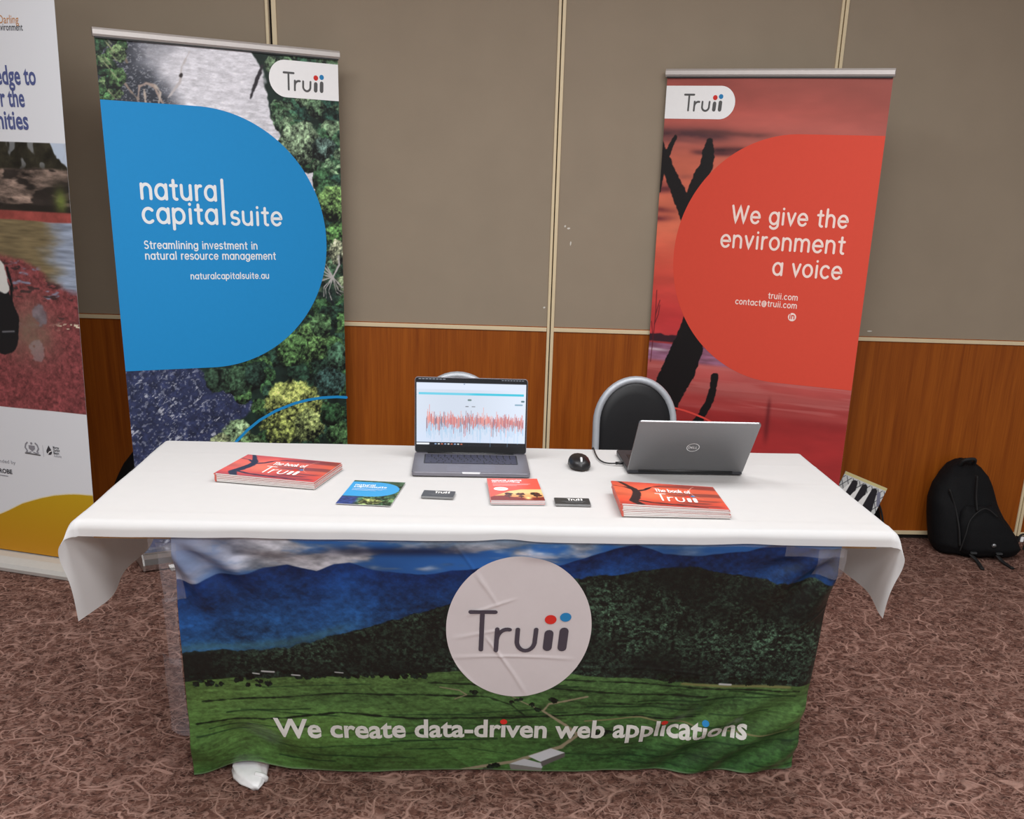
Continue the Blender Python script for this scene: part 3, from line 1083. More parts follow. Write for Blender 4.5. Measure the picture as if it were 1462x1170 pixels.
# resample the picture so that it is not stretched by the slanting edges
col = A.a
fabric = grid_object('printed_cloth', P, print_mat('printed_satin', rough=0.36, spec=0.45), front, colors=col)
sd = fabric.modifiers.new('thickness', 'SOLIDIFY')
sd.thickness = 0.0008
sd.offset = -1


def cp(off):
    def f(x, z):
        p = cloth_pt(x, z, off)
        return (p[0] + INV.x, p[1] + INV.y, p[2] + INV.z)
    return f


# white roundel
DCX, DCS, DRX, DRS = 0.103, 0.2795, 0.177, 0.2185
rings, segs = 110, 220
mb = MB()
f1 = cp(0.0028)
dv = [f1(DCX, DCS)]
rr_ = []
for i in range(1, rings + 1):
    q = i / rings
    for j in range(segs):
        an = 2 * PI * j / segs
        dv.append(f1(DCX + DRX * q * math.cos(an), DCS + DRS * q * math.sin(an)))
df = [(0, 1 + j, 1 + (j + 1) % segs) for j in range(segs)]
for i in range(rings - 1):
    for j in range(segs):
        a, b = 1 + i * segs + j, 1 + i * segs + (j + 1) % segs
        df.append((a, a + segs, b + segs, b))
mb.add(dv, df)
disc = mb.build('logo_disc', mat('white_satin_print', rgb(212, 206, 207), 0.45, spec=0.4, grain=0.01), front, smooth=True, fix=False)
tag(disc, 'white round logo patch')


def flip(f):
    # x across, second coordinate measured upward
    return lambda x, z: f(x, -z)


# word mark on the roundel: zoomed drawing spans 175..975 of 1150 across
k_ = 2 * DRX / 1150.0
kz_ = 2 * DRS / 1090.0
wx = DCX + (175 - 575) * k_
wz = -(DCS + (762 - 585) * kz_)
wordmark(wx, wz, 800 * k_, 800 * kz_, flip(cp(0.0048)), disc, m_slate, m_red_dot, m_blue_dot)

# slogan in heavy lettering, red and blue dots on the i's
fs = flip(cp(0.0030))
m_slogan = mat('pale_slogan_print', rgb(214, 214, 208), 0.5, spec=0.3, grain=0.02)


def font_fill(body, bold):
    """outline lettering from the built-in font -> (verts, triangles) in em units, finely divided"""
    cu = bpy.data.curves.new('lettering', 'FONT')
    cu.body = body
    cu.offset = bold
    cu.resolution_u = 3
    ob = bpy.data.objects.new('lettering', cu)
    C.objects.link(ob)
    me = bpy.data.meshes.new_from_object(ob.evaluated_get(bpy.context.evaluated_depsgraph_get()))
    bpy.data.objects.remove(ob)
    bm = bmesh.new()
    bm.from_mesh(me)
    bpy.data.meshes.remove(me)
    bmesh.ops.triangulate(bm, faces=bm.faces)
    bmesh.ops.remove_doubles(bm, verts=bm.verts, dist=1e-5)
    return bm


def font_islands(bm):
    seen, res = set(), []
    for v in bm.verts:
        if v in seen:
            continue
        st_, comp = [v], []
        seen.add(v)
        while st_:
            q = st_.pop()
            comp.append(q)
            for e in q.link_edges:
                o_ = e.other_vert(q)
                if o_ not in seen:
                    seen.add(o_)
                    st_.append(o_)
        res.append((min(q.co.x for q in comp), max(q.co.x for q in comp), max(q.co.y for q in comp)))
    return sorted(res)


def font_text(name, body, x, z, width, hscale, fn, material, parent, bold=0.0, align='l', fine=None):
    """fits the run to a measured width; hscale: metres per em upward"""
    bm = font_fill(body, bold)
    x0 = min(v.co.x for v in bm.verts)
    x1 = max(v.co.x for v in bm.verts)
    k = width / (x1 - x0)
    isl = font_islands(bm)
    ox = x - (width if align == 'r' else 0)
    for v in bm.verts:
        v.co.x = (v.co.x - x0) * k
        v.co.y = v.co.y * hscale
    isl = [(ox + (a - x0) * k, ox + (b - x0) * k, z + t_ * hscale) for a, b, t_ in isl]
    if fine:
        for _ in range(6):
            es = [e for e in bm.edges if e.calc_length() > fine]
            if not es:
                break
            bmesh.ops.subdivide_edges(bm, edges=es, cuts=1)
            bmesh.ops.triangulate(bm, faces=[f for f in bm.faces if len(f.verts) > 3])
    mb = MB()
    bm.verts.index_update()
    mb.v = [tuple(fn(ox + v.co.x, z + v.co.y)) for v in bm.verts]
    mb.f = [tuple(v.index for v in f.verts) for f in bm.faces]
    bm.free()
    return mb.build(name, material, parent, fix=False), isl


slog, isl = font_text('slogan_lettering', 'We create data-dr\u0131ven web appl\u0131cat\u0131ons', -0.514, -0.643, 1.239, 0.088, fs, m_slogan, front, bold=0.027, fine=0.016)
chars = [c for c in 'We create data-driven web applications' if c != ' ']
if len(isl) == len(chars):
    for i, j in enumerate([j for j, c in enumerate(chars) if c == 'i']):
        d = MB()
        disc2d(d, (isl[j][0] + isl[j][1]) / 2, isl[j][2] + 0.0125, 0.0092, fs)
        d.build('letter_dot', [m_red_dot, m_red_dot, m_blue_dot][i], slog, fix=False)
else:
    print('island count', len(isl), len(chars))

# clear tape pieces at the corners and along the top
m_tape = bpy.data.materials.new('clear_tape')
m_tape.use_nodes = True
_b = m_tape.node_tree.nodes['Principled BSDF']
_n = m_tape.node_tree.nodes.new('ShaderNodeTexNoise')
_n.inputs['Scale'].default_value = 25
_mr = m_tape.node_tree.nodes.new('ShaderNodeMapRange')
_mr.inputs['To Min'].default_value = 0.05
_mr.inputs['To Max'].default_value = 0.22
m_tape.node_tree.links.new(_n.outputs['Fac'], _mr.inputs['Value'])
m_tape.node_tree.links.new(_mr.outputs[0], _b.inputs['Alpha'])
_b.inputs['Base Color'].default_value = rgb(200, 200, 210)
_b.inputs['Roughness'].default_value = 0.22
_b.inputs['Specular IOR Level'].default_value = 0.8


def tape(x0, x1, s0, s1, seed, skew=0.0):
    nx, ns = max(4, int((x1 - x0) / .008)), max(4, int((s1 - s0) / .008))
    Pt = np.zeros((ns, nx, 3))
    for j in range(ns):
        for i in range(nx):
            x = x0 + (x1 - x0) * i / (nx - 1) + skew * (j / (ns - 1))
            s = s0 + (s1 - s0) * j / (ns - 1)
            p = cp(0.0035 + 0.0012 * math.sin(x * 60 + seed) * math.sin(s * 70))(x, s)
            Pt[j, i] = p
    return grid_object('clear_tape', Pt, m_tape, front)


tape(-0.74, -0.60, 0.005, 0.055, 1)
tape(-0.725, -0.68, 0.035, 0.20, 2)
tape(-0.765, -0.715, 0.38, 0.63, 3, -0.012)
tape(-0.732, -0.700, 0.19, 0.40, 7, -0.016)
tape(0.72, 0.862, 0.004, 0.05, 4)
tape(0.80, 0.868, 0.03, 0.11, 5)
tape(-0.62, 0.74, -0.004, 0.026, 6)


# ------------------------------------------------------------------ pull-up banners
def banner_frame(name, label, a, b, h, base_kind, sheet_w=None):
    """a,b ground points of the sheet's left and right lower corners; local x runs along the sheet, -y is the front"""
    a, b = Vector((*a, 0)), Vector((*b, 0))
    w = (b - a).length
    t = thing(name, label, 'pull-up banner', a, math.atan2(b.y - a.y, b.x - a.x))
    if base_kind == 'silver':
        # rounded aluminium cassette with flat end caps
        prof = [(-.075, .006), (-.078, .03), (-.070, .052), (-.050, .068), (-.02, .074), (-.004, .078), (.02, .074), (.05, .066), (.068, .05), (.076, .03), (.073, .006)]
        cs = MB().prism(prof, -0.012, w + 0.012, lambda y, z, x: (x, y, z)).build('base_cassette', m_chrome, t, bevel=0.002)
        for x in (-0.012, w + 0.012):
            MB().prism([(y * 1.03, z * 1.03) for y, z in prof], x - 0.004, x + 0.004, lambda y, z, xx: (xx, y, z)).build('end_cap', m_alu, cs, bevel=0.0015)
        MB().box(-0.008, w + 0.008, -0.055, -0.05, 0.068, 0.073).build('groove_strip', m_alu, cs)
        for x in (0.10, w - 0.10):
            MB().box(x - 0.015, x + 0.015, -0.10, 0.10, 0.0, 0.007).build('foot', m_alu, cs, bevel=0.002)
    else:
        prof = [(-.085, .002), (-.088, .018), (-.080, .034), (-.045, .05), (-.012, .056), (.03, .054), (.075, .03), (.085, .012), (.082, .002)]
        cs = MB().prism(prof, -0.012, w + 0.012, lambda y, z, x: (x, y, z)).build('base_cassette', mat('pale_grey_base', rgb(214, 214, 210), 0.35, metal=0.3, grain=0.02), t, bevel=0.003)
        MB().prism([(y * 1.02, z * 1.02) for y, z in prof], w + 0.008, w + 0.016, lambda y, z, xx: (xx, y, z)).build('end_cap', m_alu, cs, bevel=0.0015)
    MB().tube([(w / 2, 0.03, 0.06), (w / 2, 0.03, h - 0.01)], 0.011, 12).build('support_pole', m_alu, t, smooth=True)
    rl = MB().prism([(-.006, -.016), (-.0105, -.008), (-.0105, .006), (-.006, .013), (.006, .013), (.0105, .006), (.0105, -.016)], -0.006, w + 0.006, lambda y, z, x: (x, y, h - 0.013 + z)).build('top_rail', mat('rail_aluminium', rgb(206, 200, 196), 0.38, metal=0.5, grain=0.02), t, bevel=0.001)
    MB().box(0.0, w, -0.0085, -0.006, h - 0.0335, h - 0.0285).build('rail_dark_strip', m_black_plastic, rl)  # thin dark strip along the underside of the top rail
    return t, w


def bend(x, z, w, amp):
    # a rolled sheet keeps a faint sideways bow
    return amp * math.sin(PI * x / w)


def sheet(art, t, w, name, amp=0.004):
    Pn = np.stack([art.X, amp * np.sin(PI * art.X / w) * -1, art.Z], -1)
    return grid_object(name, Pn, print_mat('printed_vinyl', rough=0.5, spec=0.35), t, colors=art.a, back=(0, 0.0007, 0))


def on_sheet(w, off, amp=0.004):
    return lambda x, z: (x, -amp * math.sin(PI * min(max(x, 0), w) / w) - off, z)


def sub_fill(outline, fn, name, material, parent, nstrip=None):
    """filled flat outline, triangulated in columns so that it follows the bow"""
    mb = MB()
    xs = sorted(set(round(p[0], 5) for p in outline))
    # outline given as (x, zlow, zhigh)
    for (x, lo, hi) in outline:
        mb.v.append(tuple(fn(x, lo)))
        mb.v.append(tuple(fn(x, hi)))
    for i in range(len(outline) - 1):
        k = 2 * i
        mb.f.append((k, k + 2, k + 3, k + 1))
    return mb.build(name, material, parent, fix=False)


# ---- left banner: aerial river and forest with a big blue D
t, w = banner_frame('pull_up_banner', 'tall banner with a blue rounded panel over a river and forest picture', (-1.31, -0.515), (-0.532, -0.128), 1.951, 'silver')


def paint_river():
    A = Art(0, w, 0.07, 1.925, 0.0024)
    X, Z = A.X, A.Z
    nz = fbm(X * 26, Z * 26, 3, 4)
    A.fill(np.ones_like(X), K(26, 42, 36) * (0.5 + nz)[..., None])
    # bright river reach at the top
    wt = fbm(X * 40, Z * 120, 8, 4, 0.7)
    cloudy = fbm(X * 5, Z * 7, 12, 4)
    lightw = sst(0.12, 0.34, X + 0.25 * (cloudy - 0.5) + 0.15 * (Z - 1.82))
    wc = K(52, 56, 66)[None, None] * (1 - lightw)[..., None] + K(226, 225, 232) * lightw[..., None]
    wc = wc * (0.78 + 0.42 * wt)[..., None]
    spk = sst(0.56, 0.70, fbm(X * 150, Z * 240, 13, 3)) * (1 - lightw * 0.7) * 0.8
    wc = wc * (1 - 0.6 * spk[..., None]) + 0.6 * spk[..., None] * K(205, 208, 214)
    bank = [(1.45, .80), (1.506, .775), (1.56, .70), (1.625, .64), (1.70, .605), (1.768, .60), (1.83, .585), (1.88, .565), (1.925, .545)]
    xb = np.interp(Z, [p[0] for p in bank], [p[1] for p in bank]) + 0.05 * (fbm(X * 18, Z * 18, 14, 3) - 0.5)
    A.fill((1 - sst(-0.004, 0.006, X - xb)) * sst(1.4, 1.45, Z), wc)
    # fallen white trunks
    for pts, ww, c in (([(.125, 1.73), (.135, 1.775), (.160, 1.787), (.185, 1.78), (.20, 1.745), (.215, 1.715)], [.006, .008, .009, .009, .008, .007], K(168, 150, 140)), ([(.152, 1.72), (.150, 1.765)], .007, K(186, 172, 160)), ([(.195, 1.72), (.205, 1.76), (.19, 1.78)], .006, K(188, 176, 166)),
                       ([(.23, 1.745), (.255, 1.775), (.275, 1.80), (.285, 1.85), (.315, 1.90)], [.004, .006, .006, .005, .003], K(196, 190, 190)), ([(.278, 1.82), (.283, 1.825)], .008, K(50, 44, 44)),
                       ([(.065, 1.815), (.095, 1.77), (.125, 1.735)], .007, K(150, 134, 122)), ([(.080, 1.90), (.100, 1.85)], .009, K(120, 106, 92)), ([(.02, 1.775), (.04, 1.735)], .005, K(180, 170, 150)), ([(.575, 1.875), (.56, 1.84), (.535, 1.785), (.525, 1.762)], [.010, .012, .011, .005], K(48, 44, 50))):
        A.seg(pts, ww, c, soft=0.003, rag=0.004, seed=17)
    rng = random.Random(11)
    # leafy corner top left
    for i in range(60):
        x, z = rng.uniform(-.02, .085), rng.uniform(1.72, 1.94)
        if x > .05 + .05 * (z - 1.72) / .2:
            continue
        A.crown(x, z, rng.uniform(.012, .028), [K(86, 118, 72), K(66, 100, 60), K(118, 142, 96), K(44, 72, 48)][i % 4], i + 5, fine=120)
    for i in range(8):
        x, z = rng.uniform(0, .05), rng.uniform(1.74, 1.93)
        A.seg([(x, z), (x + .022, z - .026)], .0022, K(150, 156, 120), soft=0.002, rag=0.002, seed=i)
    # forest on the right-hand bank
    pal = [K(70, 104, 74), K(52, 84, 64), K(96, 124, 92), K(58, 92, 60), K(40, 70, 58), K(112, 136, 104)]
    cells = []
    for i in range(150):
        z = rng.uniform(1.0, 1.93)
        xmin = np.interp(z, [1.0, 1.25, 1.45, 1.506, 1.56, 1.625, 1.70, 1.80, 1.93], [.72, .80, .80, .80, .74, .67, .63, .62, .57])
        x = rng.uniform(xmin, .90)
        cells.append((z, x, rng.uniform(.025, .06), pal[i % 6], i))
    for z, x, r, c, i in sorted(cells, key=lambda q: -q[0]):
        A.crown(x, z, r, c, i + 100, fine=95)
    A.crown(.70, 1.62, .085, K(122, 142, 112), 301, fine=100)
    A.crown(.80, 1.60, .05, K(96, 120, 110), 302, fine=100)
    A.crown(.845, 1.40, .075, K(112, 146, 84), 303, fine=100)
    A.crown(.86, 1.28, .06, K(90, 132, 72), 304, fine=100)
    A.crown(.855, 1.215, .055, K(168, 172, 140), 305, fine=100)
    A.crown(.875, 1.08, .05, K(150, 164, 124), 306, fine=100)
    A.fill(0.85 * np.exp(-((X - .80) / .06) ** 2 - ((Z - 1.02) / .09) ** 2), K(22, 34, 36))
    for i in range(16):
        a = rng.uniform(0.5, 5.6)
        x, z = .825, 1.12
        A.seg([(x, z), (x + .05 * math.cos(a), z + .06 * math.sin(a)), (x + .075 * math.cos(a + .3), z + .09 * math.sin(a + .3))], [.005, .003, .002], K(186, 182, 180), soft=0.0018, rag=0.002, seed=i)
    # dark blue rapids bottom left
    rp = (1 - sst(-.01, .012, X - np.interp(Z, [.07, .45, .55, .62, .70, .78], [.30, .30, .40, .50, .36, .27]) - 0.04 * (fbm(X * 20, Z * 20, 41, 3) - .5))) * (1 - sst(.80, .82, Z))
    rt = fbm(X * 60, Z * 60, 43, 4, .7)
    A.fill(rp, K(54, 62, 98) * (0.45 + 0.85 * rt)[..., None])
    fq, fr_ = X * .8 + Z * .6, Z * .8 - X * .6
    foam = sst(.60, .70, fbm(fq * 45, fr_ * 110, 47, 4, .7)) * rp * sst(.46, .58, fbm(fq * 10, fr_ * 16, 49, 3))
    foam = np.maximum(foam, .5 * rp * sst(.66, .74, fbm(X * 130, Z * 130, 53, 2)))
    A.fill(foam * .85, K(198, 202, 214))
    # forest bottom right
    cells = []
    for i in range(120):
        z = rng.uniform(.05, 1.0)
        xmin = np.interp(z, [.05, .45, .55, .64, .72, .78, 1.0], [.30, .36, .44, .47, .36, .28, .74])
        cells.append((z, rng.uniform(xmin, .9), rng.uniform(.03, .06), [K(58, 92, 56), K(40, 66, 50), K(74, 108, 62), K(50, 80, 62)][i % 4], i))
    for z, x, r, c, i in sorted(cells, key=lambda q: -q[0]):
        A.crown(x, z, r, c, i + 400, fine=95)
    for (x, z, r, c) in ((.34, .735, .055, K(46, 66, 50)), (.42, .72, .065, K(54, 78, 56)), (.49, .745, .05, K(36, 56, 46)), (.80, .70, .075, K(58, 86, 80)), (.84, .80, .06, K(66, 98, 76)), (.72, .86, .085, K(104, 142, 82)), (.64, .84, .07, K(88, 126, 72)), (.77, .93, .05, K(80, 112, 72)),
                         (.63, .585, .135, K(158, 168, 92)), (.70, .52, .075, K(150, 164, 100)), (.58, .50, .07, K(146, 158, 84)), (.40, .50, .075, K(128, 152, 112)), (.33, .47, .05, K(140, 150, 112)), (.46, .45, .06, K(110, 140, 92)), (.10, .44, .05, K(168, 172, 150)), (.16, .47, .03, K(140, 148, 116)), (.84, .47, .07, K(74, 108, 66)), (.80, .56, .05, K(44, 74, 46))):
        A.crown(x, z, r, c, int(x * 977 + z * 131), fine=95)
    return A


sh = sheet(paint_river(), t, w, 'graphic_sheet')
m_blue_panel = mat('blue_panel_print', rgb(34, 142, 206), 0.55, spec=0.2, grain=0.01)
pts = []
for i in range(61):
    x = 0.0 + 0.325 * i / 60 * 1.0
    pts.append((x, 0.782, 1.724))
for i in range(1, 61):
    an = PI / 2 * i / 60
    pts.append((0.325 + 0.477 * math.sin(an), 1.253 - 0.471 * math.cos(an), 1.253 + 0.471 * math.cos(an)))
sub_fill(pts, on_sheet(w, 0.0006), 'blue_panel', m_blue_panel, sh)
# white logo tab with a round left end
pts = [(0.599 + 0.064 * (1 - math.cos(PI / 2 * i / 20)), 1.8395 - 0.064 * math.sin(PI / 2 * i / 20), 1.8395 + 0.064 * math.sin(PI / 2 * i / 20)) for i in range(21)]
pts += [(0.663 + (w - 0.663) * i / 12, 1.7755, 1.9035) for i in range(1, 13)]
sub_fill(pts, on_sheet(w, 0.0006), 'logo_tab', m_white_print, sh)
wordmark(0.652, 1.799, 0.158, 0.158, on_sheet(w, 0.0012), sh, m_greyink, m_red_dot, m_blue_dot)
m_white_ink = mat('white_ink', rgb(236, 240, 242), 0.55, spec=0.3, grain=0.01)
f2 = on_sheet(w, 0.0012)
mb = MB()
lettering('', 'natura', 0.109, 1.402, 0.098, 0.0108, f2, None, None, width=0.272, mb=mb)
lettering('', 'capita', 0.109, 1.319, 0.098, 0.0108, f2, None, None, width=0.272, mb=mb)
ribbon(mb, [(0.4015, 1.474), (0.4015, 1.319)], 0.0108, f2)
lettering('', 'suite', 0.428, 1.317, 0.092, 0.0100, f2, None, None, width=0.198, mb=mb)
mb.build('title_lettering', m_white_ink, sh, fix=False)
mb = MB()
lettering('', 'Streamlining investment in', 0.106, 1.2275, 0.037, 0.0042, f2, None, None, width=0.418, mb=mb)
lettering('', 'natural resource management', 0.106, 1.1895, 0.037, 0.0042, f2, None, None, width=0.488, mb=mb)
mb.build('subtitle_lettering', m_white_ink, sh, fix=False)
lettering('web_address_lettering', 'naturalcapitalsuite.au', 0.264, 1.1175, 0.031, 0.0036, f2, m_white_ink, sh, width=0.30)
mb = MB()
ribbon(mb, [(0.36, 0.43), (0.398, 0.481), (0.445, 0.524), (0.496, 0.560), (0.565, 0.594), (0.644, 0.619), (0.704, 0.630), (0.764, 0.635), (0.83, 0.634), (w, 0.629)], 0.011, on_sheet(w, 0.0007))
mb.build('blue_arc_line', m_blue_panel, sh, fix=False)

# ---- right banner: red dusk with dead tree and red D
t, w = banner_frame('pull_up_banner', 'tall red banner with a bare black tree against a dusk sky', (0.754, -0.031), (1.524, -0.439), 1.954, 'silver')


def paint_dusk():
    A = Art(0, w, 0.07, 1.928, 0.0024)
    X, Z = A.X, A.Z
    zk = [0.07, 0.5, 0.62, 0.72, 0.80, 0.88, 0.93, 1.0, 1.2, 1.35, 1.5, 1.62, 1.70, 1.80, 1.928]
    ck = np.array([[168, 50, 52], [170, 48, 48], [160, 46, 46], [172, 70, 66], [196, 96, 92], [170, 60, 62], [206, 62, 64], [206, 60, 60], [214, 84, 66], [218, 112, 84], [216, 112, 86], [206, 106, 84], [176, 94, 84], [182, 88, 78], [158, 78, 70]]) / 255.0
    base = np.stack([np.interp(Z, zk, ck[:, i]) for i in range(3)], -1)
    n = fbm(X * 4, Z * 14, 3, 4)
    A.fill(np.ones_like(X), base * (0.86 + 0.28 * n)[..., None])
    A.fill(0.5 * sst(.25, .55, X) * sst(1.74, 1.8, Z) * fbm(X * 5, Z * 9, 77, 3), K(140, 74, 62))
    # streaky cloud bars
    for (z0, hh, x0, x1, c, al) in ((1.722, .020, -.1, .33, K(84, 50, 54), .95), (1.735, .010, .1, .5, K(92, 54, 52), .6), (1.67, .012, .17, .45, K(70, 36, 40), .9), (1.655, .010, .1, .4, K(78, 40, 46), .7), (1.695, .010, -.1, .2, K(120, 70, 68), .6), (1.51, .016, -.1, .14, K(84, 34, 44), .85), (1.53, .014, -.1, .12, K(130, 60, 62), .5), (1.42, .012, -.1, .12, K(110, 44, 48), .85), (1.395, .012, -.1, .11, K(100, 38, 48), .85), (1.55, .01, .05, .2, K(150, 80, 70), .6)):
        zc = z0 + 0.018 * (fbm(X * 6, Z * 0 + z0 * 31, 9, 2) - .5) - 0.06 * np.clip(X - .1, 0, 1) * (1 if z0 > 1.6 else 0)
        m_ = np.exp(-((Z - zc) / hh) ** 2) * sst(x0, x0 + .06, X) * (1 - sst(x1 - .12, x1, X))
        A.fill(np.clip(m_ * al * (0.7 + 0.6 * fbm(X * 20, Z * 60, 19, 3)), 0, 1), c)
    # shoreline and water
    A.fill(sst(.884, .892, Z + .008 * (fbm(X * 30, Z * 0, 21, 3) - .5)) * (1 - sst(.918, .924, Z + .012 * (fbm(X * 40, Z * 0, 23, 3) - .5))), K(58, 30, 40))
    wv = sst(.80, .82, Z) * (1 - sst(.88, .886, Z))
    A.fill(wv * .75, K(138, 104, 138) * (0.6 + 0.8 * fbm(X * 12, Z * 70, 25, 3))[..., None])
    A.fill(.8 * np.exp(-((Z - .855) / .006) ** 2 - ((X - .03) / .06) ** 2), K(226, 208, 214))
    lines_ = sst(.46, .68, fbm(X * 3, Z * 70, 27, 3)) * (1 - sst(.78, .84, Z)) * sst(.6, .66, Z)
    A.fill(lines_ * .55, K(198, 112, 108))
    A.fill(.5 * np.exp(-((Z - .70) / .022) ** 2), K(176, 100, 96))
    A.fill(.4 * np.exp(-((Z - .64) / .02) ** 2), K(186, 92, 88))
    A.fill(.6 * np.exp(-((X - .545) / (.008 + .02 * np.clip(.70 - Z, 0, 1))) ** 2) * sst(.48, .56, Z) * (1 - sst(.66, .72, Z)), K(92, 24, 28))
    bk = K(18, 14, 16)
    # dead tree: V of two limbs, trunk below the panel, reflection stub
    A.seg([(.135, 1.40), (.095, 1.47), (.045, 1.56), (-.01, 1.66), (-.03, 1.70)], [.075, .062, .052, .044, .040], bk, rag=.006, seed=3)
    A.seg([(.005, 1.60), (.035, 1.67), (.052, 1.705)], [.030, .022, .012], bk, rag=.005, seed=4)
    A.seg([(-.01, 1.50), (.01, 1.60)], [.03, .02], bk, rag=.004, seed=9)
    A.seg([(.12, 1.42), (.16, 1.53), (.19, 1.60), (.193, 1.655), (.196, 1.69)], [.06, .06, .056, .046, .022], bk, rag=.006, seed=5)
    A.seg([(.19, 1.62), (.215, 1.632)], [.03, .016], bk, rag=.004, seed=6)
    A.seg([(.20, 1.06), (.180, .95), (.172, .87), (.140, .77), (.10, .68), (.07, .57), (.04, .42)], [.06, .10, .135, .145, .135, .12, .10], bk, rag=.006, seed=7)
    A.seg([(.302, .765), (.30, .70), (.288, .655), (.262, .60), (.245, .56)], [.030, .032, .034, .030, .044], bk, rag=.005, seed=10)
    for pts in ([(.012, .80), (.02, 1.00), (.018, 1.10)], [(.02, 1.00), (.035, 1.06)], [(.018, .96), (.032, 1.0), (.036, 1.04)], [(.016, .90), (.004, .97)]):
        A.seg(pts, .003, K(90, 26, 34), soft=.002)
    A.seg([(.40, .575), (.402, .58)], .006, K(60, 20, 20))
    return A


sh = sheet(paint_dusk(), t, w, 'graphic_sheet')
m_red_panel = mat('red_panel_print', rgb(220, 78, 60), 0.55, spec=0.2, grain=0.01)
pts = []
for i in range(61):
    an = PI / 2 * i / 60
    pts.append((0.081 + 0.475 * (1 - math.cos(an)), 1.2445 - 0.4785 * math.sin(an), 1.2445 + 0.4785 * math.sin(an)))
pts += [(0.556 + (w - 0.556) * i / 30, 0.766, 1.723) for i in range(1, 31)]
sub_fill(pts, on_sheet(w, 0.0006), 'red_panel', m_red_panel, sh)
pts = [(0.225 * i / 12, 1.772, 1.893) for i in range(13)]
pts += [(0.225 + 0.0605 * math.sin(PI / 2 * i / 20), 1.8325 - 0.0605 * math.cos(PI / 2 * i / 20), 1.8325 + 0.0605 * math.cos(PI / 2 * i / 20)) for i in range(1, 21)]
sub_fill(pts, on_sheet(w, 0.0006), 'logo_tab', m_white_print, sh)
wordmark(0.076, 1.799, 0.159, 0.158, on_sheet(w, 0.0012), sh, m_greyink, m_red_dot, m_blue_dot)
f2 = on_sheet(w, 0.0012)
m_pale_ink = mat('pale_pink_ink', rgb(250, 226, 216), 0.55, spec=0.3, grain=0.01)
lettering('title_lettering', 'We give the', 0.776, 1.390, 0.086, 0.0092, f2, m_pale_ink, sh, align='r', width=0.462)
lettering('title_lettering', 'environment', 0.776, 1.293, 0.090, 0.0092, f2, m_pale_ink, sh, align='r', width=0.498)
lettering('title_lettering', 'a voice', 0.776, 1.197, 0.090, 0.0092, f2, m_pale_ink, sh, align='r', width=0.274)
mb = MB()
lettering('', 'truii.com', 0.615, 1.103, 0.031, 0.0036, f2, None, None, align='r', width=0.120, mb=mb)
lettering('', 'contact@truii.com', 0.615, 1.071, 0.031, 0.0036, f2, None, None, align='r', width=0.253, mb=mb)
mb.build('contact_lettering', m_pale_ink, sh, fix=False)
mb = MB()
disc2d(mb, 0.600, 1.036, 0.0165, f2)
bd = mb.build('round_badge', m_pale_ink, sh, fix=False)
f3 = on_sheet(w, 0.0017)
mb = MB()
lettering('', 'in', 0.600, 1.0295, 0.027, 0.0042, f3, None, None, align='c', mb=mb)
mb.build('badge_letters', m_red_panel, sh, fix=False)
mb = MB()
ribbon(mb, [(0.02, 0.60), (0.08, 0.611), (0.139, 0.611), (0.18, 0.606), (0.222, 0.597), (0.27, 0.584), (0.318, 0.566), (0.38, 0.53), (0.45, 0.47)], 0.008, on_sheet(w, 0.0007))
mb.build('red_arc_line', mat('bright_red_line', rgb(224, 72, 62), 0.5, grain=0.02), sh, fix=False)

# ---- third banner at the left edge of the picture: white, wetland photograph, ochre wave
dx, dy = (-1.593 + 1.881), (-0.585 + 0.480)
dl = math.hypot(dx, dy)
ux, uy = dx / dl, dy / dl
SW = 0.85
SR = 0.475                                # sheet's right edge measured along the base line at its foot
ORG = (-1.881 + ux * (SR - SW), -0.480 + uy * (SR - SW))
END = (-1.881 + ux * SR, -0.480 + uy * SR)
t, w = banner_frame('pull_up_banner', 'white banner with a wetland photo and ochre wave cut off by the left frame edge', ORG, END, 2.16, 'grey')
o = SW - SR                               # local x of measured origin
LEAN = 0.0345                             # the sheet leans a little to the right going up


